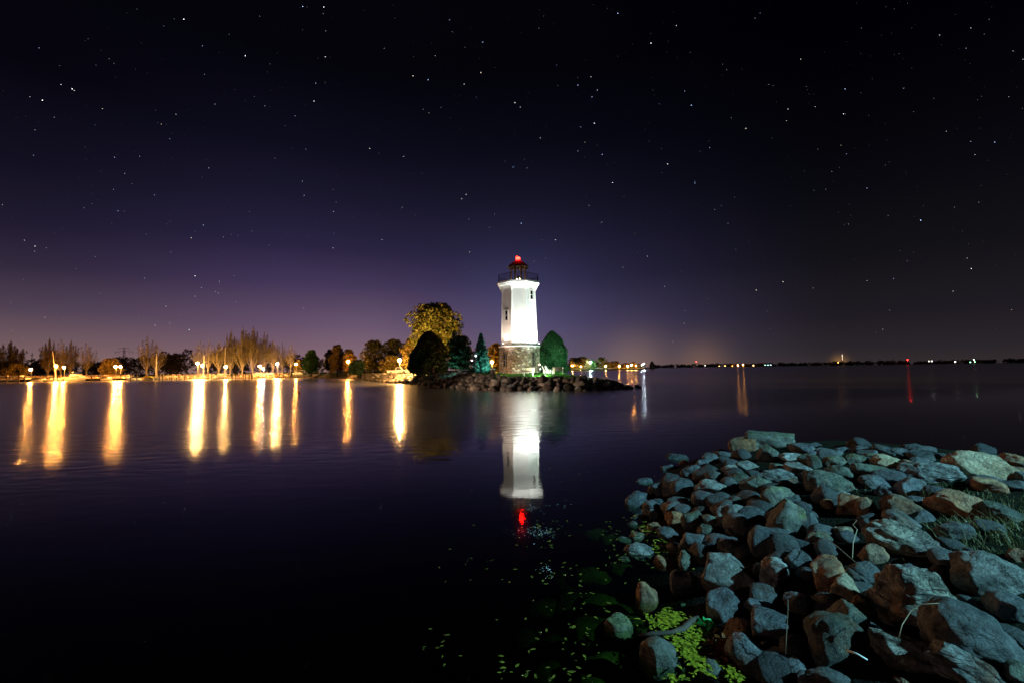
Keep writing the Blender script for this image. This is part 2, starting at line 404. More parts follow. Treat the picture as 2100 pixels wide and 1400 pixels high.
hfield('lake_bank', -3, 22, 130, -6, 19.5, 140, bank_h, M['soil'], kind='structure')
hfield('bank_field', 21.9, 70, 60, -20, 10, 60, lambda x, y: bank_h(x, y) - .01, M['soil'], kind='structure')
hfield('lighthouse_point', -96, 18, 230, 50, 255, 400, pen_h, M['lawn'], kind='structure')
b = MB(); b.add([(-6900, -300, -2.5), (6900, -300, -2.5), (6900, 6900, -2.5), (-6900, 6900, -2.5)], [(0, 1, 2, 3)])
b.build('lake_bed', M['bed'], kind='structure')

# water: fresnel mirror over a clear, dark green body; ripples stronger where the wind reaches
def watermat():
    m = bpy.data.materials.new('lake_water'); m.use_nodes = True; nt = m.node_tree; nt.nodes.clear(); L = nt.links
    g = N(nt, 'ShaderNodeNewGeometry'); s = N(nt, 'ShaderNodeSeparateXYZ'); L.new(g.outputs['Position'], s.inputs[0])
    n = N(nt, 'ShaderNodeTexNoise'); n.inputs['Scale'].default_value = .09; n.inputs['Detail'].default_value = 4
    mp = N(nt, 'ShaderNodeMapping'); mp.inputs['Scale'].default_value = (.35, 1, 1); L.new(g.outputs['Position'], mp.inputs[0]); L.new(mp.outputs[0], n.inputs['Vector'])
    # u = y - 0.5*x + noise ; calm inside ~20 m of the near bank
    xm = N(nt, 'ShaderNodeMath', operation='MULTIPLY_ADD'); xm.inputs[1].default_value = -.5; L.new(s.outputs[0], xm.inputs[0]); L.new(s.outputs[1], xm.inputs[2])
    nm = N(nt, 'ShaderNodeMath', operation='MULTIPLY_ADD'); nm.inputs[1].default_value = 9; L.new(n.outputs[0], nm.inputs[0]); L.new(xm.outputs[0], nm.inputs[2])
    r = N(nt, 'ShaderNodeMapRange', interpolation_type='SMOOTHSTEP'); r.inputs['From Min'].default_value = WAT[0]; r.inputs['From Max'].default_value = WAT[1]
    r.inputs['To Min'].default_value = WAT[2]; r.inputs['To Max'].default_value = WAT[3]; L.new(nm.outputs[0], r.inputs[0])
    # ripples
    w = N(nt, 'ShaderNodeTexNoise'); w.inputs['Scale'].default_value = 2.2; w.inputs['Detail'].default_value = 3
    mp2 = N(nt, 'ShaderNodeMapping'); mp2.inputs['Scale'].default_value = (.45, 1, 1); L.new(g.outputs['Position'], mp2.inputs[0]); L.new(mp2.outputs[0], w.inputs['Vector'])
    amp = N(nt, 'ShaderNodeMapRange', interpolation_type='SMOOTHSTEP'); amp.inputs['From Min'].default_value = WAT[0] - 3; amp.inputs['From Max'].default_value = WAT[1]
    amp.inputs['To Min'].default_value = WAT[4]; amp.inputs['To Max'].default_value = WAT[5]; L.new(nm.outputs[0], amp.inputs[0])
    bp = N(nt, 'ShaderNodeBump'); bp.inputs['Distance'].default_value = .1; L.new(amp.outputs[0], bp.inputs['Strength']); L.new(w.outputs[0], bp.inputs['Height'])
    gl = N(nt, 'ShaderNodeBsdfGlossy'); gl.inputs[0].default_value = (1, 1, 1, 1); L.new(r.outputs[0], gl.inputs['Roughness']); L.new(bp.outputs[0], gl.inputs['Normal'])
    tr = N(nt, 'ShaderNodeBsdfTransparent'); tr.inputs[0].default_value = (.75, .85, .7, 1)
    fr = N(nt, 'ShaderNodeFresnel'); fr.inputs[0].default_value = 1.33
    bf = N(nt, 'ShaderNodeMath', operation='SUBTRACT'); bf.inputs[0].default_value = 1; L.new(g.outputs['Backfacing'], bf.inputs[1])
    fb = N(nt, 'ShaderNodeMath', operation='MULTIPLY'); L.new(fr.outputs[0], fb.inputs[0]); L.new(bf.outputs[0], fb.inputs[1])
    mx = N(nt, 'ShaderNodeMixShader'); L.new(fb.outputs[0], mx.inputs[0]); L.new(tr.outputs[0], mx.inputs[1]); L.new(gl.outputs[0], mx.inputs[2])
    va = N(nt, 'ShaderNodeVolumeAbsorption'); va.inputs[0].default_value = (.6, .68, .35, 1); va.inputs[1].default_value = 4.5
    o = N(nt, 'ShaderNodeOutputMaterial'); L.new(mx.outputs[0], o.inputs['Surface']); L.new(va.outputs[0], o.inputs['Volume'])
    return m
WAT = (19, 29.5, .05, .21, .03, .45)
M['water'] = watermat()
b = MB(); b.box((0, 3350, -1.3), (14000, 7400, 2.6))
b.build('lake_water', M['water'], kind='structure')

# mainland behind the marina, far reach on the right, far shore
mb = MB(); mb.prism([(-2500, 215), (-94, 214.5), (-60, 232), (-45, 260), (-50, 330), (-90, 420), (-120, 520), (-40, 585), (60, 596), (166, 598), (176, 606), (168, 640), (60, 800), (-200, 1500), (-2500, 1500)], -2.5, 1.3)
mb.build('mainland', M['lawn'], kind='structure')
mb = MB(); mb.prism([(800, 3050), (7000, 2600), (7000, 6500), (-2500, 6500), (-2500, 1505), (150, 1505), (500, 1600), (560, 2600)], -2.5, 1.2)
mb.build('far_shore', M['soil'], kind='structure')
mb = MB(); mb.prism([(-400, -30), (-62, -30), (-60, 44), (-75, 60), (-400, 80)], -2.5, 1.0)
mb.build('west_shore', M['soil'], kind='structure')

# stars: tiny far emitters
def build_stars():
    rg = np.random.default_rng(5)
    S = [(377,40,1),(503,115,1),(621,14,1),(664,15,1),(87,206,1),(148,183,1),(125,174,.6),(152,186,.6),(667,117,.8),(847,156,1),(878,164,.9),(644,208,.9),(605,238,.6),(543,217,.5),(348,285,.5),(361,235,.5),(758,305,.9),(783,492,.9),(1069,458,1),(1139,492,.9),(963,517,.8),(683,509,.7),(400,566,.9),(413,590,.6),(392,488,.7),(417,462,.7),(242,433,.6),(235,323,.6),(388,676,.9),(318,667,.6),(956,399,.9),(947,408,.7),(1185,175,.9),(1214,199,.8),(1056,211,1),(1067,220,.8),(1219,253,1),(1235,317,.9),(1256,375,.9),(1369,337,.9),(1425,376,.7),(1418,216,1),(1335,89,1.1),(1267,28,1),(1642,122,.7),(1404,187,.6),(1530,264,.9),(1733,183,.8),(1730,234,.9),(1616,224,.6),(1888,452,1),(1992,551,.8),(2040,292,.7),(1551,595,.9),(1606,578,.9),(1328,526,.7),(1740,460,.5),(1778,386,.6),(1466,430,.5),(1493,458,.5),(1736,316,.5),(1706,352,.5),(990,87,.8),(986,149,.9),(952,173,.8),(1108,283,.7),(1225,185,.8),(624,401,.7),(620,372,.5),(684,434,.6),(317,400,.5),(428,345,.6),(50,493,.6),(72,505,.7),(1212,158,.7),(1191,261,.6),(1052,343,.6),(1054,342,.4),(788,100,.5),(1387,53,.7),(1144,176,.4),(1403,663,.5),(1380,700,.4),(1613,248,.6),(1425,372,.4)]
    for i in range(1200):
        px = rg.uniform(-300, 2400); py = rg.uniform(-250, 700)
        S.append((px, py, .10 + .45 * rg.random() ** 3.5))
    V = []; Fq = []; C = []; R = 6200
    for i, (px, py, m) in enumerate(S):
        d = ray(px, py).normalized(); r = 1.45 + 1.6 * min(m, 1.1)
        if d.z < .02: continue
        p = Vector((0, 0, CAMZ)) + d * R; u = d.orthogonal().normalized(); w = d.cross(u); o = len(V)
        V += [p + u * r, p - u * r, p + w * r, p - w * r, p + d * r, p - d * r]
        Fq += [(o, o + 2, o + 4), (o + 2, o + 1, o + 4), (o + 1, o + 3, o + 4), (o + 3, o, o + 4), (o + 2, o, o + 5), (o + 1, o + 2, o + 5), (o + 3, o + 1, o + 5), (o, o + 3, o + 5)]
        t = rg.random(); base = (1, 1, 1) if t < .4 else ((.45, .6, 1) if t < .85 else (1, .8, .65))
        k = 5.5 * m ** 1.6; C += [(base[0] * k, base[1] * k, base[2] * k, 1)] * 6
    o = npmesh('stars', np.array(V), np.array(Fq), None, label='small white and blue stars scattered over the dark night sky', cat='stars', kind='stuff')
    ca = o.data.color_attributes.new('glow', 'FLOAT_COLOR', 'POINT')
    ca.data.foreach_set('color', np.array(C, dtype=np.float32).ravel())
    m = emit('starlight', (1, 1, 1), 1.0, False); nt = m.node_tree
    a = N(nt, 'ShaderNodeVertexColor'); a.layer_name = 'glow'
    nt.links.new(a.outputs[0], [n for n in nt.nodes if n.type == 'EMISSION'][0].inputs[0])
    o.data.materials.append(m)
build_stars()
# ------------------------------------------------------------------ lighthouse
LC = at_y(1065.5, 760, 67.6); LX, LY, LZ = LC.x, LC.y, 2.0
def octa(r):   # apothem -> circumradius
    return r / math.cos(PI / 8)
O8 = PI / 8
def stonemat():
    m, nt, b = newmat('fieldstone'); L = nt.links
    t = N(nt, 'ShaderNodeTexCoord'); mp = N(nt, 'ShaderNodeMapping'); mp.inputs['Scale'].default_value = (1, 1, 1.35)
    nz = N(nt, 'ShaderNodeTexNoise'); nz.inputs['Scale'].default_value = 3; L.new(t.outputs['Object'], nz.inputs['Vector'])
    ad = N(nt, 'ShaderNodeVectorMath', operation='MULTIPLY_ADD'); ad.inputs[1].default_value = (.35, .35, .35); L.new(nz.outputs['Color'], ad.inputs[0]); L.new(t.outputs['Object'], ad.inputs[2])
    L.new(ad.outputs[0], mp.inputs[0])
    v = N(nt, 'ShaderNodeTexVoronoi'); v.inputs['Scale'].default_value = 2.9; L.new(mp.outputs[0], v.inputs['Vector'])
    e = N(nt, 'ShaderNodeTexVoronoi', feature='DISTANCE_TO_EDGE'); e.inputs['Scale'].default_value = 2.9; L.new(mp.outputs[0], e.inputs['Vector'])
    sx = N(nt, 'ShaderNodeSeparateColor'); L.new(v.outputs['Color'], sx.inputs[0])
    r = N(nt, 'ShaderNodeValToRGB'); el = r.color_ramp.elements
    for p, c in [(0, (.10, .07, .05, 1)), (.3, (.2, .14, .1, 1)), (.55, (.3, .24, .18, 1)), (.8, (.16, .13, .11, 1)), (1, (.55, .5, .4, 1))]:
        q = el.new(p) if p not in (0, 1) else el[0 if p == 0 else len(el) - 1]; q.position = p; q.color = c
    L.new(sx.outputs[0], r.inputs[0])
    q = N(nt, 'ShaderNodeMapRange'); q.inputs['From Min'].default_value = .015; q.inputs['From Max'].default_value = .06; L.new(e.outputs['Distance'], q.inputs[0])
    mx = N(nt, 'ShaderNodeMix', data_type='RGBA'); L.new(q.outputs[0], mx.inputs[0]); mx.inputs[6].default_value = (.045, .04, .035, 1); L.new(r.outputs[0], mx.inputs[7])
    L.new(mx.outputs[2], b.inputs['Base Color']); b.inputs['Roughness'].default_value = .85
    bp = N(nt, 'ShaderNodeBump'); bp.inputs['Strength'].default_value = 1; bp.inputs['Distance'].default_value = .08
    q2 = N(nt, 'ShaderNodeMapRange'); q2.inputs['From Max'].default_value = .12; L.new(e.outputs['Distance'], q2.inputs[0]); L.new(q2.outputs[0], bp.inputs['Height']); L.new(bp.outputs[0], b.inputs['Normal'])
    return m
M['stone'] = stonemat()
def face_frame(k):     # k=0 front (-Y), +1 = front right, -1 = front left ; returns normal, tangent
    a = -PI / 2 + k * PI / 4
    return Vector((math.cos(a), math.sin(a), 0)), Vector((-math.sin(a), math.cos(a), 0))
def build_lighthouse():
    t = empty('lighthouse', (LX, LY, LZ), label='tall white octagonal lighthouse with clapboard sides on a brown fieldstone base, lit white', cat='lighthouse')
    m = MB(); m.lathe((0, 0, 0), [(octa(2.95), -.3), (octa(2.88), 3.68)], 8, O8)
    m.build('stone_base', M['stone'], t)
    m = MB(); m.lathe((0, 0, 0), [(octa(2.98), 3.683), (octa(2.98), 3.8)], 8, O8)
    m.build('base_cap', M['white'], t)
    # clapboards: each board flares out at its lower edge
    prof = []; z = 3.803; H = 12.3; nb = 52; dz = (H - z) / nb
    for i in range(nb):
        zz = z + i * dz; a = 2.52 - .17 * (zz - z) / (H - z)
        prof += [(octa(a + .022), zz), (octa(a), zz + dz * .985)]
    m = MB(); m.lathe((0, 0, 0), prof, 8, O8); tw = m.build('tower', M['siding'], t)
    m = MB()
    for k in range(8):
        a = O8 + k * PI / 4
        r0 = octa(2.545); r1 = octa(2.375); c, s = math.cos(a), math.sin(a)
        m.tube([(r0 * c, r0 * s, 3.803), (r1 * c, r1 * s, 12.3)], .055, 5)
    m.build('corner_boards', M['white'], tw)
    # flared cornice and gallery deck
    m = MB(); m.lathe((0, 0, 0), [(octa(2.36), 11.9), (octa(2.40), 12.12), (octa(2.58), 12.45), (octa(2.86), 12.62), (octa(2.9), 12.8), (octa(3.02), 12.83), (octa(3.02), 13.08), (octa(2.8), 13.1)], 8, O8)
    dk = m.build('gallery_deck', M['white'], t)
    for k in range(8):
        a = O8 + k * PI / 4; c, s = math.cos(a), math.sin(a)
        mm = MB(); mm.tube([(2.62 * c, 2.62 * s, 11.75), (2.75 * c, 2.75 * s, 12.2), (3.08 * c, 3.08 * s, 12.72)], [.06, .08, .07], 6)
        mm.build('bracket', M['white'], dk)
    # railing
    m = MB(); R = octa(2.86); z0, z1 = 13.1, 14.15
    P = [(R * math.cos(O8 + k * PI / 4), R * math.sin(O8 + k * PI / 4)) for k in range(8)]
    for k in range(8):
        a, b_ = Vector(P[k] + (0,)), Vector(P[(k + 1) % 8] + (0,))
        for zz, rr in ((z1, .03), (z1 - .13, .014), (z0 + .12, .02), (z0 + .62, .012)):
            m.tube([(a.x, a.y, zz), (b_.x, b_.y, zz)], rr, 4)
        for q in range(22):
            p = a.lerp(b_, q / 22); m.tube([(p.x, p.y, z0), (p.x, p.y, z1)], .04 if q == 0 else .011, 4)
    m.build('gallery_railing', M['black'], t)
    # open lantern: posts with braces and a shingled roof
    for k in range(8):
        a = O8 + k * PI / 4; c, s = math.cos(a), math.sin(a); r = 1.12
        m = MB(); m.box((r * c, r * s, 14.33), (.17, .17, 2.46), a); po = m.build('lantern_post', M['lanternwood'], t)
        m = MB(); a1 = a + .38
        for aa in (a + .36, a - .36):
            m.tube([(r * c, r * s, 14.8), (r * .99 * math.cos(aa), r * .99 * math.sin(aa), 15.42)], .05, 4)
        m.tube([(r * c, r * s, 15.05), (1.42 * c, 1.42 * s, 15.43)], .05, 4)
        m.build('brace', M['palewood'], po)
    m = MB(); m.lathe((0, 0, 0), [(octa(1.04), 15.46), (octa(1.22), 15.46), (octa(1.22), 15.6), (octa(1.04), 15.6), (octa(1.04), 15.46)], 8, O8, closed=False); m.build('lantern_beam', M['palewood'], t)
    m = MB(); m.lathe((0, 0, 0), [(octa(1.30), 15.48), (octa(1.42), 15.5), (octa(1.42), 15.62), (octa(.75), 16.21), (octa(.1), 16.54), (octa(.02), 16.56)], 8, O8)
    rf_ = m.build('lantern_roof', M['roof'], t)
    for k in range(8):
        a = O8 + k * PI / 4; c, s = math.cos(a), math.sin(a); m = MB(); m.box((octa(1.40) * c, octa(1.40) * s, 15.46), (.2, .11, .3), a)
        m.build('rafter_tail', M['white'], rf_)
    m = MB(); m.box((0, 0, 13.55), (.34, .34, .6)); m.lathe((0, 0, 0), [(.3, 13.85), (.3, 14.05), (.08, 14.2)], 10)
    pd = m.build('lantern_pedestal', M['black'], t)
    for dx in (-.2, .2): m = MB(); m.ball((dx, -.25, 13.72), .05, 8, 5); m.build('lamp', emit('lantern_bulb', (1, .75, .45), 260), pd)
    m = MB(); m.tube([(0, 0, 16.5), (0, 0, 16.72)], .05, 6); be = m.build('beacon', M['black'], t)
    m = MB(); m.ball((.0, -.0, 16.82), .26, 10, 7, (1.3, 1.3, .8)); m.build('beacon_lamp', emit('red_beacon_light', (1, .0035, .002), 130), be)
    m = MB(); m.tube([(-.24, 0, 16.45), (-.24, 0, 17.05)], .03, 5); m.ball((-.24, 0, 17.1), .06, 8, 5); m.build('beacon_bulb', emit('amber_bulb', (1, .03, .004), 8), be)
    # windows
    def window(k, u, zc, w, h, aw, name='window', deep=False):
        n, tg = face_frame(k)
        c = n * aw + tg * u; rz = math.atan2(tg.y, tg.x)
        fr = MB(); 
        for du, dz_, ww, hh in ((-w / 2 - .05, 0, .1, h + .2), (w / 2 + .05, 0, .1, h + .2), (0, h / 2 + .055, w, .11), (0, -h / 2 - .07, w + .28, .14)):
            p = c + tg * du; fr.box((p.x + n.x * .03, p.y + n.y * .03, zc + dz_), (ww, .12, hh), rz)
        o = fr.build(name, M['white'] if not deep else M['darkwood'], t)
        g = MB(); g.box((c.x, c.y, zc), (w, .06, h), rz); g.build('pane', M['glass'], o)
        s_ = MB(); q = c + n * .045; s_.box((q.x, q.y, zc), (w, .05, .05), rz)
        if deep: s_.box((q.x + tg.x * w * .18, q.y + tg.y * w * .18, zc), (.035, .05, h), rz)
        s_.build('muntin', M['white'] if not deep else M['steel'], o)
    window(-1, -.0, 8.15, .5, 1.35, 2.475)
    window(1, .15, 11.1, .52, 1.25, 2.41)
    window(-1, .05, 1.85, .5, 1.65, 2.935, 'base_window', True)
    window(1, -.15, 1.85, .34, 1.65, 2.935, 'base_window', True)
    # floodlights on the ledge and in the lawn, some unseen
    def flood(kind, loc, aim, power, ang, blend, col, size, label, parent=None):
        o = empty('floodlight', loc, label=label, cat='floodlight', group='floodlights round the lighthouse')
        m = MB(); m.box((0, 0, .06), (.12, .12, .12)); m.build('mount', M['black'], o)
        d = (Vector(aim) - Vector(loc)).normalized()
        m = MB(); p0 = Vector((0, 0, .2)); m.tube([p0 - d * .1, p0 + d * .02, p0 + d * .14], [.05, .11, .13], 10, False); m.build('housing', M['black'], o)
        lamp = bpy.data.lights.new('flood_beam', 'SPOT'); lamp.energy = power; lamp.spot_size = math.radians(ang); lamp.spot_blend = blend; lamp.color = col; lamp.shadow_soft_size = size
        lo = bpy.data.objects.new('flood_beam', lamp); COL.objects.link(lo); lo.parent = o; lo.location = p0 + d * .16
        lo.rotation_euler = d.to_track_quat('-Z', 'Y').to_euler()
        m = MB(); q = p0 + d * .135; m.ball((q.x, q.y, q.z), .06, 8, 5); m.build('bulb', emit('flood_bulb', col, 30, False), o)
        return o
    W = (1, 1, .96); CW = (.75, 1, .95)
    rz = 3.81 + LZ
    
    FL = [
     flood('a', (LX + 1.2, LY - 2.98 - .04, rz), (LX + .4, LY - 3.1, rz + 9), 16000, 120, .6, W, .08, 'small floodlight on the stone ledge at the foot of the front tower face'),
     flood('b', (LX + 2.85, LY - 1.45, rz), (LX + 2.4, LY - 2.1, rz + 9), 11000, 120, .6, W, .08, 'small floodlight on the right corner of the stone ledge beside the big green cone tree'),
     flood('c', (LX - 2.3, LY - 2.0, rz), (LX - 2.1, LY - 2.4, rz + 9), 250, 120, .6, (1, .85, .7), .08, 'small floodlight on the left corner of the stone ledge below the left window'),
     flood('d', (LX + 4.4, LY - 7.6, float(pen_h(LX + 4.4, LY - 7.6))), (LX + .6, LY - 2, LZ + 7.0), 8500, 44, .5, CW, .15, 'assumed unseen ground floodlight behind the rocks right of the wooden bench'),  # no fixture visible, assumed in the lawn to light the tower faces
    ]
    flood('e', (at_y(1003, 762, 70).x, 70, 1.95), (at_y(984, 725, 73).x, 73, 5.5), 2500, 110, .8, (.3, 1, .85), .1, 'ground floodlight behind the trash bin shining on the blue spruce')
    flood('f', (LX + 6.9, LY - 4.6, 1.85), (LX + 6.0, LY + 1.5, 4.8), 2200, 130, .8, (.4, 1, .6), .1, 'assumed unseen ground floodlight in front of the large green cone tree')  # unseen, assumed from the green light on the evergreen
    flood('j', (LX - 2.2, LY - 5.8, float(pen_h(LX - 2.2, LY - 5.8))), (LX - 1.7, LY - 1.8, LZ + 8.0), 4200, 50, .6, (1, .82, .7), .15, 'added unseen floodlight behind the rocks near the trash bin, aimed up the tower')  # added to brighten the left tower face, no known fixture
    flood('h', (LX - 2.9, LY - 5.6, float(pen_h(LX - 2.9, LY - 5.6))), (LX, LY - 2, LZ + 1.2), 750, 110, .9, (1, .66, .36), .15, 'added unseen warm floodlight in the lawn left of the wooden bench')  # unseen warm fill added for the stone base
    flood('i', (LX + 3.2, LY - 7.5, float(pen_h(LX + 3.2, LY - 7.5))), (LX + 1, LY + 2, LZ + .0), 2600, 150, .9, (.8, 1, .75), .15, 'added unseen pale floodlight in the lawn right of the wooden bench')  # fill added to brighten the lawn strip, unseen
    flood('g', (at_y(930, 757, 73).x, 73, 2.0), (at_y(925, 745, 77).x, 77, 4), 500, 130, .8, (.35, 1, .8), .1, 'assumed unseen ground floodlight under the broad dark pine')  # unseen lamp, assumed for the teal light low on the pine
build_lighthouse()

# ------------------------------------------------------------------ trees
LM = {
 'cotton': leafmat('cottonwood_leaf', (.085, .095, .016), (.15, .14, .028)),
 'autumn': leafmat('autumn_leaf', (.11, .08, .015), (.2, .13, .02)),
 'maple': leafmat('maple_leaf', (.07, .075, .015), (.13, .11, .02)),
 'green': leafmat('green_leaf', (.03, .10, .015), (.06, .16, .02)),
 'cedar': leafmat('cedar_scale_leaf', (.02, .085, .03), (.035, .12, .04), .1),
 'yew': leafmat('yew_needle', (.012, .03, .012), (.02, .045, .016), .05),
 'pine': leafmat('pine_needle', (.02, .06, .03), (.035, .08, .04), .1),
 'spruce': leafmat('blue_spruce_needle', (.05, .11, .09), (.07, .15, .12), .1),
 'poplar': leafmat('poplar_leaf', (.075, .06, .018), (.12, .085, .025)),
 'wood': leafmat('woodland_leaf', (.04, .032, .014), (.07, .05, .02), .1),
}
def crown_blob(rng, c, r, n, size, squash=.8):
    d = rng.normal(size=(n, 3)); d /= np.linalg.norm(d, axis=1)[:, None]
    rad = r * rng.uniform(.55, 1.05, n) ** .6
    P = d * rad[:, None]; P[:, 2] *= squash
    return P + np.array(c)
def broad_tree(name, base, h, w, leaf, seed, nb=34, per=160, size=.3, low=.22, trunk_r=None, bark='bark', squash=.8, shape=1.0, peak=1.0, parent=None, **k):
    rng = np.random.default_rng(seed); rr = random.Random(seed)
    t = empty(name, base, rr.uniform(0, 6), **k)
    tr = trunk_r or h * .022
    m = MB(); fork = h * (low + .08)
    bend = rr.uniform(-.03, .03) * h
    m.tube([(0, 0, -.4), (bend * .3, 0, fork * .5), (bend, 0, fork), (bend * 1.3, 0, h * .62), (bend, 0, h * .9)], [tr * 1.25, tr, tr * .85, tr * .45, tr * .12], 7)
    blobs = []
    for i in range(nb):
        u = (i + .5) / nb; z = h * (low + (.97 - low) * u ** .85)
        q = (z / h - low) / (1 - low)
        env = (math.sin(PI * min(1, (q * .9 + .12) ** peak)) ** .6) * w / 2 * shape
        a = i * 2.4 + rr.uniform(-.5, .5); rad = env * rr.uniform(.35, .86)
        br = w * rr.uniform(.12, .19) * (1.1 - .35 * q)
        z2 = min(z, h - br * squash)
        c = (rad * math.cos(a), rad * math.sin(a), z2); blobs.append((c, br))
        if i % 2 == 0:
            s_ = max(fork * .9, z2 - rad * .9)
            m.tube([(bend, 0, min(s_, h * .8)), (c[0] * .5 + bend * .5, c[1] * .5, (s_ + z2) / 2 + .04 * h), c], [tr * .4, tr * .22, tr * .06], 5)
    m.build('trunk', M[bark], t, smooth=True)
    P = np.concatenate([crown_blob(rng, c, r, per, size, squash) for c, r in blobs])
    V, Fq = leaves(P, size, rng)
    npmesh('crown', V, Fq, LM[leaf], t)
    return t
def cone_tree(name, base, h, w, leaf, seed, n=9000, size=.2, prof=None, **k):
    """dense upright evergreen: scale-leaf sprays over a lumpy ovoid cone, pointing up and outwards"""
    rng = np.random.default_rng(seed); t = empty(name, base, seed * 1.7, **k)
    m = MB(); m.tube([(0, 0, -.4), (0, 0, h * .25), (0, 0, h * .85)], [w * .05, w * .04, .02], 7); m.build('trunk', M['bark'], t)
    u = rng.random(n) ** .9; a = rng.uniform(0, 2 * PI, n)
    pr = prof or (lambda u: np.where(u < .3, .8 + .2 * (u / .3) ** .6, (1 - ((u - .3) / .7) ** 1.9) ** .8))
    r = w / 2 * pr(u)
    lump = np.array([noise.noise(Vector((math.cos(x) * 2.3, math.sin(x) * 2.3, y * h / w * 3.2 + seed))) for x, y in zip(a, u)])
    r = r * (1 + .34 * lump) * rng.uniform(.66, 1.08, n) ** .5
    P = np.stack([r * np.cos(a), r * np.sin(a), u * h * .985 + .05], 1)
    D = np.stack([np.cos(a) * .6, np.sin(a) * .6, np.full(n, 1.0)], 1)
    V, Fq = leaves(P, size, rng, 0, 2.2, D); npmesh('crown', V, Fq, LM[leaf], t)
    return t
def spruce(name, base, h, w, leaf, seed, tiers=26, **k):
    rng = np.random.default_rng(seed); rr = random.Random(seed); t = empty(name, base, **k)
    m = MB(); m.tube([(0, 0, -.4), (0, 0, h * .5), (0, 0, h * .97)], [h * .02, h * .012, .01], 6)
    P = []; D = []
    for i in range(tiers):
        u = i / tiers; z = h * (.05 + .93 * u); R = w / 2 * (1 - u) ** .85 * rr.uniform(.82, 1.1) + .05
        nb = int(6 + 8 * (1 - u))
        for j in range(nb):
            a = 2 * PI * j / nb + rr.uniform(-.3, .3) + i; L_ = R * rr.uniform(.75, 1.12)
            if u < .8: m.tube([(0, 0, z), (L_ * .9 * math.cos(a), L_ * .9 * math.sin(a), z - L_ * .18)], [.025, .008], 3, False)
            q = int(14 + 60 * (1 - u)); s_ = rng.random(q) ** .7
            w_ = .22 * L_ * (1.1 - s_)
            off = rng.uniform(-1, 1, q) * w_
            x = s_ * L_; z_ = z - x * .2 + .12 * x * s_ + rng.normal(size=q) * .05
            P.append(np.stack([x * math.cos(a) - off * math.sin(a), x * math.sin(a) + off * math.cos(a), z_], 1))
            D.append(np.tile([math.cos(a), math.sin(a), -.1], (q, 1)))
    m.build('trunk', M['bark'], t)
    V, Fq = leaves(np.concatenate(P), .14, rng, 0, 2.6, np.concatenate(D)); npmesh('crown', V, Fq, LM[leaf], t)
    return t
def pine(name, base, h, w, leaf, seed, **k):
    rng = np.random.default_rng(seed); rr = random.Random(seed); t = empty(name, base, **k)
    m = MB(); m.tube([(0, 0, -.4), (.1, 0, h * .5), (0, 0, h * .95)], [.22, .16, .04], 7); P = []
    for i in range(44):
        u = .16 + .82 * i / 44; R = w / 2 * (math.sin(PI * min(.93, .25 + u * .72)) ** .7) * rr.uniform(.6, 1.05)
        a = i * 2.4; z = h * u; L_ = R
        e = (L_ * math.cos(a), L_ * math.sin(a), z + .05 * h * (u - .3))
        m.tube([(0, 0, z - .1 * h * .5), e], [.06, .02], 4, False)
        for q in np.linspace(.4, 1, 4):
            n = 70; c = np.array([e[0] * q, e[1] * q, z - .02 * h + (e[2] - z) * q])
            d = rng.normal(size=(n, 3)) * [.5, .5, .2]; P.append(c + d * (w / 8))
    m.build('trunk', M['bark'], t)
    V, Fq = leaves(np.concatenate(P), .17, rng, .1, 2.2); npmesh('crown', V, Fq, LM[leaf], t)
    return t
def poplar_proto(seed, h=18.0, w=7.0, nb=15, dens=1.0):
    """upright poplar: short trunk, a broom of steep rising limbs, each ending in its own narrow leafy spire"""
    rng = np.random.default_rng(seed); rr = random.Random(seed); t = empty('poplar_tree', (0, 0, 0))
    m = MB(); m.tube([(0, 0, -.4), (0, 0, h * .12), (.1, 0, h * .4), (0, 0, h * .9)], [.36, .3, .17, .03], 7); P = []
    for i in range(nb + 22):
        main = i < nb; a = i * 2.4 + rr.uniform(-.3, .3); lean = (i / nb) ** .6 if main else rr.uniform(.3, 1.05)
        u0 = rr.uniform(.08, .2) if main else rr.uniform(.1, .45)
        R = w / 2 * lean; top = h * (1 - .38 * lean ** 1.5) * rr.uniform(.84, 1.0) if main else h * u0 + h * rr.uniform(.15, .3)
        p0 = Vector((0, 0, h * u0)); p1 = Vector((R * .62 * math.cos(a), R * .62 * math.sin(a), h * u0 + (top - h * u0) * .33)); p2 = Vector((R * math.cos(a), R * math.sin(a), top))
        if not main: p1 = p0.lerp(p2, .45)
        pm = p1.lerp(p2, .5) + Vector((R * .12 * math.cos(a), R * .12 * math.sin(a), 0))
        m.tube([p0, p1, pm, p2], [.12 if main else .05, .08 if main else .03, .04, .012], 4, False)
        for q in range(5 if main else 2):
            s0 = p1.lerp(p2, rr.uniform(0, .7)); m.tube([s0, s0 + Vector((rr.uniform(-.5, .5), rr.uniform(-.5, .5), rr.uniform(1.2, 2.8)))], [.03, .008], 3, False)
        n = int((330 if main else 60) * dens); s_ = rng.random(n) ** (.8 if main else .5)
        q = np.where(s_[:, None] < .5, np.array(p1) * (1 - 2 * s_[:, None]) + np.array(pm) * 2 * s_[:, None], np.array(pm) * (2 - 2 * s_[:, None]) + np.array(p2) * (2 * s_[:, None] - 1))
        wd = (.5 * (1 - s_ ** 2 * .85))[:, None]
        P.append(q + rng.normal(size=(n, 3)) * np.concatenate([wd, wd, wd * 0 + .45], 1))
    m.build('trunk', M['palebark'], t)
    V, Fq = leaves(np.concatenate(P), .22, rng, .6); npmesh('crown', V, Fq, LM['poplar'], t)
    return t

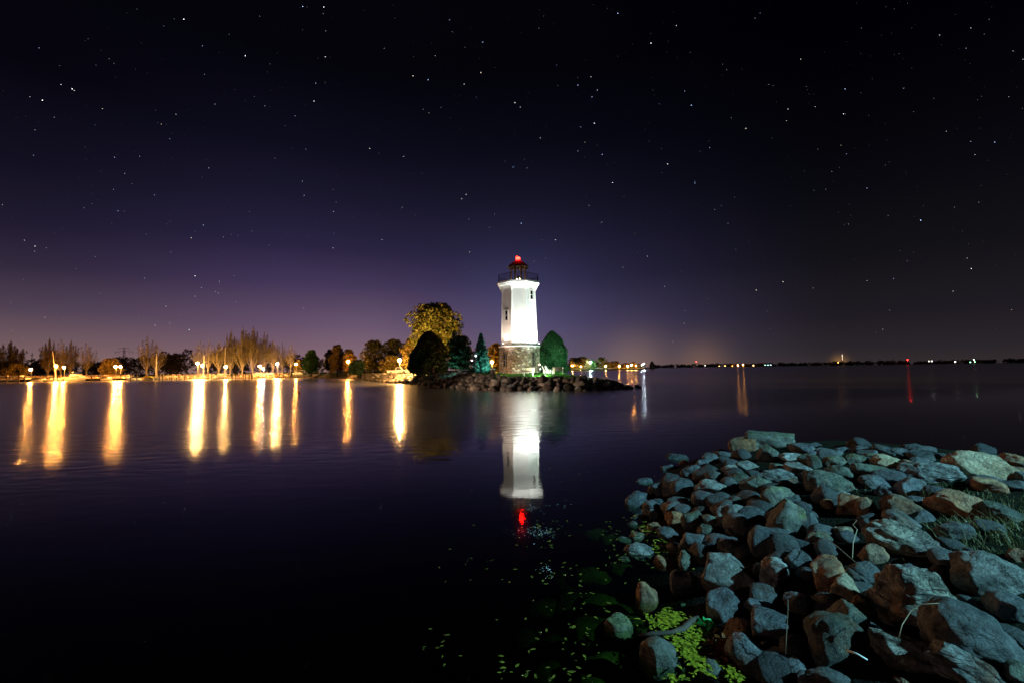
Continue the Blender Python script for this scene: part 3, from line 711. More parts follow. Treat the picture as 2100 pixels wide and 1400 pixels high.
def gz(x, y): return pen_z(x, y)
def tree_at(fn, name, pxc, ptop, Y, wpx, leaf, seed, z=None, **k):
    p = at_y(pxc, ptop, Y); base = (p.x, Y, (gz(p.x, Y) if z is None else z) - .1)
    return fn(name, base, p.z - base[2], wpx * Y / F, leaf, seed, **k)
tree_at(broad_tree, 'cottonwood_tree', 893, 622, 118, 122, 'cotton', 3, nb=90, per=150, size=.45, low=.2, z=1.5, peak=1.7, label='tallest broad cottonwood tree with golden lit crown, left of the lighthouse', cat='tree')
tree_at(cone_tree, 'yew_tree', 880, 680, 90, 74, 'yew', 2, n=17000, size=.26, label='dark unlit cone-shaped evergreen in front of the tall cottonwood', cat='tree')
tree_at(cone_tree, 'arborvitae_tree', 1132, 680, 72, 58, 'cedar', 5, n=13000, size=.2, label='large green egg-shaped evergreen standing right against the lighthouse', cat='tree')
tree_at(pine, 'pine_tree', 942, 688, 78, 62, 'pine', 4, label='broad dark pine between the dark cone evergreen and the blue spruce', cat='tree')
tree_at(spruce, 'blue_spruce_tree', 986, 680, 73, 46, 'spruce', 6, label='pointed blue spruce lit teal, just left of the lighthouse', cat='tree')
tree_at(broad_tree, 'small_maple_tree', 1016, 704, 88, 44, 'autumn', 8, nb=30, per=120, size=.28, low=.12, z=1.5, label='small orange and yellow tree seen between the spruce and the lighthouse', cat='tree')
for i, (px, pt, Y, w, lf, lab) in enumerate([
    (768, 697, 165, 72, 'maple', 'big round golden tree at the left end of the row behind the street lamp'),
    (806, 695, 160, 60, 'maple', 'tall round tree behind the bright lamp on the point'),
    (842, 694, 130, 40, 'autumn', 'thin pale-trunked yellow tree just right of the bright lamp on the point'),
    (801, 729, 138, 46, 'autumn', 'low bright yellow bushy tree left of the bright lamp on the point'),
    (692, 706, 178, 34, 'autumn', 'pointed orange tree between the green tree and the half-hidden lamp'),
    (716, 716, 172, 34, 'autumn', 'spreading golden tree hiding a street lamp at its centre'),
    (676, 716, 200, 22, 'wood', 'grey leafless-looking tree behind the pointed orange one'),
    (639, 717, 190, 36, 'green', 'round bright green tree at the right end of the marina'),
    (733, 738, 150, 34, 'pine', 'small dark evergreen leaning over the shore rocks left of the golden trees'),
    (1178, 733, 380, 30, 'autumn', 'orange lit tree beyond the water just right of the egg-shaped evergreen'),
    (1195, 731, 610, 34, 'autumn', 'broad rust tree on the far promenade left of the white lamp')]):
    zz = 1.3
    tree_at(broad_tree, 'round_tree', px, pt, Y if px < 1170 else 612, w, lf, 20 + i, z=zz, nb=34, per=110, size=.42 if Y < 250 else 1.1, low=.12 if w > 30 else .2, label=lab, cat='tree')
for i, (px, pt, w, lf) in enumerate([(1214, 738, 22, 'green'), (1233, 732, 26, 'maple'), (1248, 742, 22, 'maple'), (1262, 740, 24, 'wood'), (1284, 744, 20, 'wood'), (1299, 742, 18, 'autumn'), (1314, 745, 18, 'wood')]):
    tree_at(broad_tree, 'promenade_tree', px, pt, 616, w, lf, 50 + i, z=1.3, nb=24, per=60, size=1.2, low=.1,
            label=['dark green tree directly behind the bright white promenade lamp', 'highest round tree right of the white promenade lamp', 'low dark tree third right of the white promenade lamp', 'flat-topped dark tree midway along the far promenade', 'low dark tree left of the cluster of amber promenade lamps', 'small tree among the amber promenade lamps', 'last small tree before the blue-white lamps at the promenade end'][i], cat='tree', group='trees on the far promenade')
tree_at(cone_tree, 'lone_shore_tree', 1337, 741, 640, 9, 'wood', 9, n=900, size=1.0, z=.4, label='lone narrow dark tree past the end of the far promenade', cat='tree')

# poplars by the marina
protos = [poplar_proto(s, nb=nb, dens=d) for s, nb, d in ((1, 15, 1.0), (2, 11, .25), (3, 13, .6))]
PP = [(5, 697, 45, 0), (85, 690, 26, 0), (98, 706, 20, 2), (112, 688, 20, 1), (131, 689, 26, 2), (165, 697, 30, 1), (290, 681, 32, 1), (311, 696, 28, 1), (409, 694, 24, 1), (428, 693, 22, 1), (450, 693, 26, 2), (474, 676, 28, 0), (499, 670, 28, 0), (520, 668, 30, 0), (543, 673, 28, 2), (561, 690, 24, 2), (580, 697, 18, 1), (597, 698, 20, 1)]
plabs = ['poplar cut by the left edge of the photo', 'bushy poplar left of the twin lamps nearest the left edge', 'low dense poplar just left of the sloping mast', 'bare thin poplar rising behind the sloping mast', 'wide sparse poplar above the second lamp from the left group', 'poplar standing alone above the flybridge cruiser', 'tall bare poplar left of the mast by the yellow boat', 'shorter bare poplar touching the mast by the yellow boat', 'thin bare poplar above the brightest twin lamps', 'bare poplar just right of the brightest twin lamps', 'pale poplar left of the tall slim mast', 'leafy poplar right behind the tall slim mast', 'dense dark-topped poplar, left one of the tallest trio', 'tallest dense poplar in the middle of the marina row', 'dense poplar above the dim yellow lamp', 'poplar directly left of the bright round lamp', 'thin bare poplar right of the bright round lamp', 'last bare poplar before the green round tree']
used = set()
for (px, pt, w, pi), lab in zip(PP, plabs):
    o = protos[pi] if pi not in used else copy_tree(protos[pi]); used.add(pi)
    Y = 224 + (px % 7) - 3; p = at_y(px, pt, Y)
    if px < 400: Y += 4
    o.location = (p.x, Y, 1.2); s_ = (p.z - 1.2) / 18; sw = w * Y / F / 7 * 1.15
    o.scale = (sw, sw, s_); o.rotation_euler = (0, 0, px * 1.3)
    tag(o, 'column ' + lab if False else lab, 'tree', 'poplars along the marina')
for i, (px, pt, w, lab) in enumerate([(32, 745, 52, 'low yellow lit bush tree left of the first lamp'), (228, 734, 46, 'rounded yellow lit tree left of the bright double lamp'), (612, 738, 22, 'small orange tree around the lamp beside the green tree')]):
    tree_at(broad_tree, 'lit_bush', px, pt, 219 if i < 2 else 222, w, 'autumn', 70 + i, z=1.2, nb=26, per=110, size=.5, low=.03, label=lab, cat='tree')

# far-off woods as one mass each
def woodland(name, pts, depth, leaf, seed, size, per, label, hvar=.25, step=None):
    rng = np.random.default_rng(seed); P = []; rr = random.Random(seed)
    for (x0, y0, h0), (x1, y1, h1) in zip(pts[:-1], pts[1:]):
        n = max(1, int(math.hypot(x1 - x0, y1 - y0) / step))
        for i in range(n):
            u = (i + rr.random()) / n; x = x0 + (x1 - x0) * u; y = y0 + (y1 - y0) * u + rr.uniform(0, depth); h = (h0 + (h1 - h0) * u) * rr.uniform(1 - hvar, 1)
            r = step * rr.uniform(.9, 1.5)
            for z, rad in ((h - r * .5, r * .7), (h * .6, r), (h * .3, r * 1.05)):
                P.append(crown_blob(rng, (x + rr.uniform(-r, r) * .3, y, 1 + z), rad, per, size, min(1, h * .5 / r)))
    V, Fq = leaves(np.concatenate(P), size, rng, 0, 1.2); return npmesh(name, V, Fq, LM[leaf], label=label, cat='woodland', kind='stuff')
def wp(px, py, Y):
    p = at_y(px, py, Y); return (p.x, Y, p.z - 1)
woodland('marina_woods', [wp(-150, 742, 330), wp(20, 737, 330), wp(60, 735, 320), wp(105, 741, 320), wp(180, 742, 320), wp(215, 729, 310), wp(280, 729, 310), wp(330, 722, 300), wp(400, 718, 300), wp(470, 724, 300), wp(560, 724, 300), wp(610, 730, 300), wp(680, 735, 300), wp(760, 735, 300), wp(850, 738, 300)], 30, 'wood', 1, 1.1, 110, 'dark brown woodland behind the marina poplars', .12, 5.0)
woodland('far_shore_woods', [wp(1345, 747, 3080), wp(1440, 745.5, 3060), wp(1500, 744, 3060), wp(1600, 743.5, 3060), wp(1700, 741, 3060), wp(1850, 738, 3060), wp(1900, 739, 3060), wp(2000, 736.5, 3000), wp(2100, 733, 2900), wp(2300, 732, 2800)], 150, 'wood', 2, 9, 24, 'black line of woods along the far shore at the right', .25, 22)
woodland('promenade_woods', [wp(1090, 745, 1650), wp(1330, 746, 1650), wp(1345, 748, 1640)], 60, 'wood', 3, 3, 50, 'low dark woods behind the far promenade', .2, 16)
# ------------------------------------------------------------------ lamps
SOD = (1, .37, .065); WSOD = (1, .5, .14); COOL = (.62, .85, 1)
def street_lamp(px, py, Y, col, L_, r, label, ground=1.3, group='lamps along the marina', cat='street lamp', arm=False):
    p = at_y(px, py, Y); t = empty('street_lamp', (p.x, Y, ground), label=label, cat=cat, group=group)
    h = p.z - ground
    m = MB(); m.tube([(0, .35, -.2 if ground > .5 else -2.4), (0, .35, h * .5), (0, .35, h + .1)], [.11, .08, .06], 6); m.lathe((0, .35, 0), [(.2, -.1), (.2, .25), (.12, .4)], 8); m.build('pole', M['grey'], t)
    m = MB(); m.tube([(0, .35, h + .1), (0, .2, h + r + .22), (0, 0, h + r + .2)], .04, 5); m.lathe((0, 0, h + r * .8), [(r * 1.15, 0), (r * 1.0, .12), (r * .3, .25)], 8); m.build('lamp_head', M['grey'], t)
    m = MB(); m.ball((0, 0, h), r, 10, 7); m.build('lamp_globe', emit('lamp_light', col, L_), t)
    return t
G = GAIN
lamps = [
 (63, 757, 208, SOD, 900, .26, 'dimmer amber street lamp nearest the left edge, left of the sloping mast'),
 (115, 750, 207, SOD, 1900, .28, 'left and higher lamp of the pair beside the sloping mast'),
 (131, 753, 207, SOD, 1300, .26, 'right and lower lamp of the pair beside the sloping mast'),
 (237, 751, 207, SOD, 1700, .26, 'left lamp of the close pair in front of the rounded yellow bush'),
 (247, 751.5, 207, SOD, 1700, .26, 'right lamp of the close pair in front of the rounded yellow bush'),
 (405, 744.5, 207, WSOD, 3600, .28, 'bright left lamp of the pair under the thin bare poplars'),
 (415, 749, 207, WSOD, 1700, .26, 'lower right lamp of the pair under the thin bare poplars'),
 (462.5, 751.5, 208, WSOD, 2300, .27, 'street lamp at the foot of the tall slim mast'),
 (533, 750.5, 207, SOD, 1600, .27, 'amber lamp under the dense trio of poplars'),
 (540, 756, 214, COOL, 260, .25, 'small bluish light above the parked cars by the dense poplars'),
 (569, 745.5, 207, WSOD, 3400, .28, 'large round bright lamp right of the dense poplars'),
 (607, 746, 207, SOD, 500, .25, 'small lamp among leaves beside the bright green tree'),
 (714, 741, 166, SOD, 700, .25, 'lamp glowing through the spreading golden tree on the point'),
 (737, 744, 158, SOD, 200, .18, 'faint lamp between the golden tree and the big round tree'),
 (819.5, 738.5, 122, WSOD, 2300, .25, 'brightest lamp on the point above the parked pickup truck'),
]
for px, py, Y, c, L_, r, lab in lamps:
    dockside = px < 600 and lab[:5] != 'small'
    street_lamp(px, py, (Y if px in (63, 131, 247, 405, 462.5, 569) else 200) if dockside else Y, c, L_ * G / 2.4, r * 1.55, lab, 0 if dockside else 1.3, group='lamps along the marina' if px < 620 else 'lamps on the point')
far = [(1174, 749.5, WSOD, 1500, .5, 'first amber lamp right of the egg-shaped evergreen'), (1191, 750.5, WSOD, 500, .45, 'faint amber lamp left of the white promenade lamp'),
 (1211, 742.5, COOL, 2600, .6, 'tall bright white-blue lamp on the far promenade'), (1242, 750, SOD, 700, .5, 'single amber lamp right of the white promenade lamp'),
 (1270, 750, SOD, 1300, .5, 'amber lamp left of the three close amber lamps'), (1287, 750.5, SOD, 1100, .5, 'lower left lamp of the three close amber ones'),
 (1295, 748, SOD, 1100, .5, 'middle higher lamp of the three close amber ones'), (1304, 749.5, SOD, 1100, .5, 'right lamp of the three close amber ones'),
 (1316, 747.5, (.7, .85, 1), 400, .45, 'smaller bluish lamp at the end of the far promenade'), (1320.5, 745.5, (.75, .8, 1), 700, .5, 'brightest bluish lamp at the very end of the far promenade')]
for px, py, c, L_, r, lab in far:
    street_lamp(px, py, 601, c, L_ * 1.3, r, lab, 1.3, 'lamps on the far promenade')
street_lamp(866, 716, 97, WSOD, 42000, .24, 'added unseen lamp behind the dark cone evergreen, lighting the tall cottonwood', 1.4, 'lamps on the point')  # unseen lamp added to brighten the cottonwood crown
street_lamp(1009, 742, 83.5, SOD, 2500, .18, 'added unseen lamp behind the blue spruce, lighting the small orange tree', 1.9, 'lamps on the point')  # added out of sight to light up the small maple
def beacon(px, py, Y, c, L_, r, lab, ground=1.2, cat='shore light', group='lights on the far shore', name='shore_light'):
    p = at_y(px, py, Y); t = empty(name, (p.x, Y, ground), label=lab, cat=cat, group=group); h = max(1.0, p.z - ground)
    m = MB(); m.tube([(0, 0, -.5), (0, 0, h)], [max(.25, h * .02), .15], 5); m.box((0, 0, h * .5), (1.2, .2, .2)); m.build('pole', M['black'], t)
    m = MB(); m.ball((0, 0, h), r, 8, 6); m.build('light', emit('shore_lamp', c, L_), t)
for q in [(1513, 748.5, SOD, 2600, 1.6, 'left of two bright amber lights on the far shore'), (1524, 747.5, SOD, 2600, 1.6, 'right of two bright amber lights on the far shore'),
 (1428, 741, (1, .05, .04), 200, 1.6, 'pinkish red mast light left of the two bright amber shore lights'), (1861, 737.5, (1, .004, .002), 700, 2.0, 'lone bright red light over the far woods'),
 (1719, 742.5, SOD, 130, 2.2, 'amber light in the glow beside the radio mast'), (1446, 749, (1, .9, .8), 70, 1.5, 'small white light left of the amber pair, near the red mast light'),
 (1475, 750, WSOD, 160, 1.5, 'leftmost of the small lights just left of the amber pair'), (1487, 749.6, WSOD, 200, 1.5, 'second small light just left of the amber pair'),
 (1502, 750, SOD, 160, 1.5, 'small light touching the amber pair on the left'), (1545, 748.5, WSOD, 240, 1.6, 'small warm light just right of the amber pair'),
 (1569, 748, (.5, 1, .7), 70, 1.5, 'left of two tiny green lights'), (1575, 748, (.5, 1, .8), 90, 1.5, 'right of two tiny green lights'), (1581, 747.5, (.8, .9, 1), 60, 1.5, 'tiny white light beside the two green ones'),
 (1905, 740, (1, .95, .6), 90, 2, 'left of two pale lights right of the lone red one'), (1911, 740, (.9, 1, .9), 110, 2, 'right of two pale lights right of the lone red one'),
 (1959, 741, (1, .95, .8), 100, 2, 'single tiny white light between the pale pair and the green cluster'), (1990, 742, (.3, 1, .5), 70, 2, 'green light at the left of the green cluster'), (1997, 737, (.7, 1, .8), 90, 2, 'upper pale green light of the green cluster'), (1999, 741, (.3, 1, .4), 90, 2, 'lower green light of the green cluster')]:
    px, py, c, L_, r, lab = q; beacon(px, py, 2990, c, L_ * (.45 if L_ > 600 else .22), r, lab)
# radio mast
p = at_y(1727, 727, 3060); t = empty('radio_mast', (p.x, 3060, 1.2), label='thin radio mast with tiny lights rising from the orange glow on the far shore', cat='mast')
h = p.z - 1.2; m = MB()
for dx in (-1.5, 1.5): m.tube([(dx * 2, 0, 0), (dx * .3, 0, h)], .35, 4)
for i in range(12): m.tube([(-3 + i * .2, 0, h * i / 12), (3 - (i + 1) * .2, 0, h * (i + 1) / 12)], .2, 3)
m.build('lattice', M['black'], t)
for i, z in enumerate((.55, .72, .86, 1.0)):
    m = MB(); m.ball((0, -1, h * z), 1.0, 6, 5); m.build('light', emit('mast_light', (1, .75, .55), 14), t)
# power pylon and masts on the left skyline
p = at_y(66, 722, 330); t = empty('utility_pole', (p.x, 330, 1), label='thin dark utility pole on the skyline left of the poplars', cat='pole')
m = MB(); m.tube([(0, 0, 0), (0, 0, p.z - 1)], [.3, .2], 5); m.box((0, 0, p.z - 3), (2.6, .2, .25)); m.build('pole', M['darkwood'], t)
p = at_y(255, 713, 480); t = empty('power_pylon', (p.x, 480, 1), label='faint lattice power pylon standing on the skyline above the woods', cat='pylon'); h = p.z - 1
m = MB()
for dx in (-1, 1): m.tube([(dx * 4, 0, 0), (dx * 1.4, 0, h * .6), (dx * .5, 0, h)], .22, 4)
for i in range(7): m.tube([(-4 + i * .5, 0, h * i / 8), (4 - (i + 1) * .5, 0, h * (i + 1) / 8)], .14, 3); m.tube([(4 - i * .5, 0, h * i / 8), (-4 + (i + 1) * .5, 0, h * (i + 1) / 8)], .14, 3)
for zz, ww in ((.97, 12), (.86, 19)): m.tube([(-ww / 2, 0, h * zz), (0, 0, h * (zz + .03)), (ww / 2, 0, h * zz)], .2, 4)
for dx in (-9, 9, -5.5, 5.5): m.tube([(dx, 0, h * .86), (dx, 0, h * .77)], .16, 3)
m.build('lattice', M['grey'], t)

# ------------------------------------------------------------------ boats
def hull_mesh(L_, W, H, rake=.35, n=12):
    m = MB(); vs = []; fs = []
    for i in range(n + 1):
        u = i / n; x = -L_ / 2 + L_ * u; w = W / 2 * (1 - max(0, (u - .55) / .45) ** 2.2) * (.88 + .12 * min(1, u * 4)); sh = H * (1 + .28 * u ** 2)
        x2 = x - rake * u * .8
        vs += [(x, -w, sh), (x2, -w * .86, H * .25), (x2, 0, -.28 * (1 - u ** 3)), (x2, w * .86, H * .25), (x, w, sh)]
    for i in range(n):
        for k in range(4): a = i * 5 + k; fs.append((a, a + 5, a + 6, a + 1))
        fs.append((i * 5 + 4, i * 5 + 9, i * 5 + 5, i * 5))
    fs.append((0, 1, 2, 3, 4)); return m.add(vs, fs)
def cabin(m, x0, x1, w, z0, z1, s0=.3, s1=.6):
    return m.side([(x0, z0), (x1, z0), (x1 - s1, z1), (x0 + s0, z1)], -w / 2, w / 2)
def make_motorboat(L_=7, cover=None, hullmat='white'):
    t = empty('motorboat', (0, 0, 0)); hull_mesh(L_, 2.4, .95).build('hull', M[hullmat], t)
    m = MB(); m.tube([(x, s * (1.16 - max(0, (x / L_ * 2)) * .5), 1.0) for s in (1,) for x in (-L_ / 2, 0, L_ * .3)], .05, 4); m.tube([(x, -(1.16 - max(0, (x / L_ * 2)) * .5), 1.0) for x in (-L_ / 2, 0, L_ * .3)], .05, 4); m.build('rub_rail', M['rubber'], t)
    if cover: m = MB(); m.side([(-L_ * .46, 1.0), (L_ * .3, 1.05), (L_ * .1, 1.75), (-L_ * .3, 1.55)], -1.1, 1.1); m.build('cover', M[cover], t)
    else:
        m = MB(); cabin(m, -.3, 1.7, 1.9, .99, 1.65, .1, .7); m.build('cabin', M['white'], t)
        m = MB(); m.side([(-.22, 1.1), (.98, 1.1), (.8, 1.55), (-.18, 1.55)], -.97, .97); m.build('windshield', M['glass'], t)
        m = MB()
        for y in (-1, 1): m.tube([(-1.6, y, 1), (-1.5, y, 2.3), (-.2, y, 2.3)], .03, 4)
        m.box((-.9, 0, 2.33), (1.7, 2.1, .06)); m.build('canopy', M['white'], t)
    m = MB(); m.box((-L_ / 2 - .25, 0, .75), (.45, .5, .7)); m.box((-L_ / 2 - .2, 0, .2), (.2, .16, .9)); m.build('outboard_motor', M['black'], t)
    return t
def make_cruiser():
    t = empty('cabin_cruiser', (0, 0, 0)); hull_mesh(9.5, 3.2, 1.25).build('hull', M['white'], t)
    m = MB(); cabin(m, -2.6, 2.8, 2.7, 1.28, 2.35, .1, 1.2); cb = m.build('cabin', M['white'], t)
    m = MB(); m.side([(-2.2, 1.7), (1.7, 1.7), (1.1, 2.15), (-2.2, 2.15)], -1.37, 1.37); m.build('window', M['glass'], cb)
    m = MB(); cabin(m, -2.5, 1.0, 2.5, 2.38, 3.0, .1, .5); m.build('flybridge', M['white'], t)
    m = MB(); m.box((-2.0, 0, 3.15), (2.4, 2.4, .3)); m.build('canvas_top', M['bluecanvas'], t)
    m = MB(); m.tube([(-2.4, 0, 2.9), (-2.6, 0, 4.1)], .03, 4); m.tube([(-2.55, 0, 3.9), (-2.1, 0, 4.0)], .08, 6); m.build('radar_mast', M['white'], t)
    m = MB(); P = [(2.6, -1.2, 1.5), (4.2, -.5, 1.55), (4.8, 0, 1.6), (4.2, .5, 1.55), (2.6, 1.2, 1.5)]
    for i in range(4): m.tube([tuple(a + (0, 0, .55)[k] for k, a in enumerate(P[i])), tuple(a + (0, 0, .55)[k] for k, a in enumerate(P[i + 1]))], .025, 4); m.tube([P[i], (P[i][0], P[i][1], P[i][2] + .55)], .02, 4)
    m.build('bow_rail', M['steel'], t); return t
def make_pontoon(canopy='white'):
    t = empty('pontoon_boat', (0, 0, 0))
    for y in (-1, 1): m = MB(); m.tube([(-3.3, y, .15), (2.8, y, .15), (3.5, y, .4)], [.32, .32, .08], 8); m.build('float', M['steel'], t)
    m = MB(); m.box((0, 0, .55), (6.6, 2.5, .12)); m.build('deck', M['palewood'], t)
    m = MB()
    for y in (-1.2, 1.2): m.box((-.3, y, .95), (5.6, .06, .62))
    m.box((2.5, 0, .95), (.06, 2.3, .62)); m.build('side_panel', M['white'], t)
    m = MB()
    for x in (-2.6, 1.2):
        for y in (-1.15, 1.15): m.tube([(x, y, 1.2), (x + .2, y, 2.5)], .03, 4)
    m.tube([(-2.4, -1.15, 2.48), (-2.4, 1.15, 2.48)], .03, 4); m.tube([(1.4, -1.15, 2.48), (1.4, 1.15, 2.48)], .03, 4)
    for y in (-1.15, 1.15): m.tube([(-2.4, y, 2.48), (1.4, y, 2.48)], .03, 4)
    m.build('canopy_frame', M['steel'], t)
    m = MB(); m.side([(-3, 2.5), (1.7, 2.5), (1.4, 2.72), (-2.7, 2.72)], -1.25, 1.25); m.build('canopy', M[canopy], t); return t
def make_sailboat(L_=8, mast=9, lean=0.0, boom=True):
    t = empty('sailboat', (0, 0, 0)); hull_mesh(L_, 2.3, .85).build('hull', M['white'], t)
    m = MB(); cabin(m, -.6, 2.0, 1.5, .88, 1.35, .1, .8); m.build('cabin', M['white'], t)
    m = MB(); m.tube([(.9, 0, .9), (.9 + lean * .5, 0, .9 + mast)], [.13, .09], 6); m.build('mast', M['cream'], t)
    if boom: m = MB(); m.tube([(.9, 0, 1.9), (-2.6, 0, 1.8)], .06, 5); m.tube([(.8, 0, 2.02), (-2.5, 0, 1.95)], .14, 6); m.build('boom', M['bluecanvas'], t)
    m = MB(); m.tube([(.9 + lean * .5, 0, .8 + mast), (3.6, 0, 1)], .02, 3); m.tube([(.9 + lean * .5, 0, .8 + mast), (-3.7, 0, 1)], .02, 3)
    m.build('rigging', M['steel'], t); return t
BP = {'m': make_motorboat(), 'c': make_motorboat(6, 'darkcloth'), 'w': make_motorboat(6.5, 'cream', 'darkcar'), 'y': make_motorboat(6.6, 'canvas'), 'k': make_cruiser(), 'p': make_pontoon(), 'd': make_motorboat(5.5, None, 'darkcar')}
BN = {'m': 'motorboat', 'c': 'motorboat', 'w': 'motorboat', 'y': 'motorboat', 'k': 'cabin_cruiser', 'p': 'pontoon_boat', 'd': 'motorboat'}
usedb = set()
boats = [('p', 5, 200, 8, 'white-canopied pontoon boat cut by the left edge'), ('p', 31, 200, 5, 'second white-canopied pontoon boat from the left edge'), ('d', 54, 198, -14, 'small dark-hulled boat below the dim first lamp'),
 ('c', 80, 199, 6, 'dark covered motorboat left of the sloping mast'), ('m', 110, 201, 12, 'white motorboat right under the sloping mast'), ('k', 160, 202, 4, 'white cruiser with flybridge and dark canvas top'),
 ('w', 134, 203, 185, 'cream-covered motorboat just left of the flybridge cruiser'), ('w', 196, 203, 8, 'cream-covered motorboat just right of the flybridge cruiser'), ('m', 219, 204, 182, 'white motorboat below the left edge of the yellow bush'),
 ('w', 243, 204, 0, 'cream-covered motorboat under the close pair of lamps'), ('m', 263, 205, -8, 'white motorboat right of the close pair of lamps'), ('y', 303, 199, -4, 'motorboat under a bright yellow cover beside a white piling'),
 ('c', 275, 200, 60, 'dark covered boat on a lift left of the yellow-covered boat'), ('d', 536, 206, 20, 'dark boat tied below the dim amber lamp'), ('c', 553, 206, -15, 'dark covered boat left of the large round lamp'), ('d', 580, 205, 10, 'small dark boat right of the large round lamp'), ('w', 349, 208, 5, 'cream-covered boat half hidden behind the pale pilings'), ('w', 652, 204, 3, 'cream-covered boat at the white pier near the green tree')]
for ty, px, Y, rz, lab in boats:
    o = BP[ty] if ty not in usedb else copy_tree(BP[ty]); usedb.add(ty)
    p = at_z(px, 780, 0); Y += 3.5; d = ray(px, 775); o.location = (d.x / d.y * Y, Y, 0); o.rotation_euler = (0, 0, math.radians(rz + 180 * (px % 2)))
    tag(o, lab, 'boat', 'boats moored in the marina')
for k_ in BP:
    assert k_ in usedb
for px, top, Y, lean, boom, lab in [(118, 719, 203, -4.5, True, 'sailboat with a sloping boom crane mast beside the twin lamps'), (321, 725, 203, 0, True, 'sailboat with a pale mast and slanting stay right of the yellow-covered boat'), (462, 712, 203, 0, False, 'sailboat with the tallest slim mast, in line with a street lamp'), (418.5, 729, 205, 0, False, 'small sailboat with a short mast right of the brightest twin lamps')]:
    q = at_y(px, top, Y); o = make_sailboat(7.5, q.z - .9, lean, boom); o.location = (q.x - .9, Y, 0); tag(o, lab, 'sailboat', 'sailboats in the marina')

# ------------------------------------------------------------------ docks, pilings, seawall railing
def dock(x0, x1, y, lab, rails=False):
    t = empty('dock', ((x0 + x1) / 2, y, 0), label=lab, cat='dock', group='docks of the marina'); L_ = x1 - x0
    m = MB(); n = int(L_ / .5)
    for i in range(n): m.box((-L_ / 2 + (i + .5) * L_ / n, 0, .72), (L_ / n - .04, 1.8, .06))
    m.build('deck', M['palewood'], t)
    m = MB()
    for s in (-.85, .85): m.box((0, s, .58), (L_, .08, .2))
    m.build('stringer', M['darkwood'], t)
    k = int(L_ / 4)
    for i in range(k + 1):
        m = MB(); m.tube([(-L_ / 2 + i * L_ / k, -.98, -2.4), (-L_ / 2 + i * L_ / k, -.98, 1.5)], .12, 6); m.build('pile', M['wood'], t)
    m = MB()
    for i in range(int(L_ / 3)): m.box((-L_ / 2 + 1.5 + i * 3, .5, 1.1), (.5, .4, .7))
    m.build('dock_box', M['white'], t)
def px2x(px, Y): d = ray(px, 770); return d.x / d.y * Y
dock(px2x(-30, 211), px2x(120, 211), 212, 'dock behind the pontoon boats at the left edge')
dock(px2x(124, 211), px2x(270, 211), 212, 'dock behind the flybridge cruiser')
dock(px2x(322, 205), px2x(452, 205), 205, 'long pale dock between the yellow-covered boat and the tallest mast')
dock(px2x(470, 206), px2x(604, 206), 206.5, 'dock under the poplars with dark boats')
# mooring posts
post_m = MB(); post_m.tube([(0, 0, -2.4), (0, 0, 2.6)], [.17, .15], 8); post_m.lathe((0, 0, 2.6), [(.17, 0), (.17, .06), (.02, .16)], 8)
post = post_m.build('mooring_post', M['darkwood'], smooth=False); first = True
pl = [(14, 'at the foot of the leftmost pontoon boat'), (39, 'between the second pontoon boat and the small dark boat'), (51, 'beside the small dark-hulled boat'), (111, 'in front of the white boat under the sloping mast'), (118, 'just right of the white boat under the sloping mast'), (188, 'off the stern of the flybridge cruiser'), (248, 'below the close pair of lamps'), (268, 'left of the boat lift'), (281, 'between the boat lift and the yellow-covered boat'), (327, 'right of the yellow-covered boat'), (334, 'second one right of the yellow-covered boat'), (427, 'before the pale pilings, right of the short mast'), (516, 'below the tallest dense poplar'), (597, 'by the small dark boat under the bare poplars'), (668, 'left one of the pair by the white pier'), (675, 'right one of the pair by the white pier'), (715, 'where the rock bank starts, below the spreading golden tree')]
for px, lab in pl:
    o = post if first else post.copy(); 
    if not first: COL.objects.link(o)
    first = False; Y = 192 if px < 620 else 172; o.location = (px2x(px, Y), Y, 0); o.scale = (1.3, 1.3, 1 if px < 600 else .85)
    tag(o, 'dark mooring post ' + lab, 'post', 'dark mooring posts in the marina')
# pale pilings row: railing of the seawall
def railing(pa, pb, Y, n, z0, z1, lab, mat, name='railing', r=.09, jit=.25, cat='railing', grp=None):
    xa, xb = px2x(pa, Y), px2x(pb, Y); t = empty(name, (xa, Y, z0), label=lab, cat=cat, group=grp); rr = random.Random(int(pa))
    m = MB()
    for zz in (.45, .9): m.box(((xb - xa) / 2, 0, (z1 - z0) * zz), (xb - xa, .06, .12))
    m.build('rail', M[mat], t)
    base = MB(); base.tube([(0, 0, 0), (0, 0, 1)], r, 5); pm = None
    for i in range(n):
        x = (xb - xa) * (i + rr.uniform(-.2, .2)) / (n - 1); h = (z1 - z0) * rr.uniform(1 - jit, 1.15)
        if pm is None: o = base.build('post', M[mat], t); pm = o
        else: o = pm.copy(); COL.objects.link(o)
        o.location = (x, 0, 0); o.scale = (1, 1, h)
railing(322, 470, 203.2, 44, .1, 2.3, 'row of pale upright pilings between the yellow-covered boat and the tallest mast', 'palewood', 'piling_row', .12, cat='pilings', grp='pale pilings along the docks')
railing(478, 606, 204.5, 34, .1, 2.2, 'row of pale upright pilings below the dense poplars', 'palewood', 'piling_row', .12, cat='pilings', grp='pale pilings along the docks')
railing(-20, 270, 212.6, 80, 1.25, 2.5, 'railing along the shore behind the boats on the left', 'wood', 'railing', .06)
railing(606, 712, 198, 40, .9, 2.6, 'white railing of the pier below the green tree', 'white', 'railing', .07)
railing(1163, 1322, 598.6, 90, 1.3, 2.9, 'pale railing along the far promenade across the water', 'white', 'railing', .16)
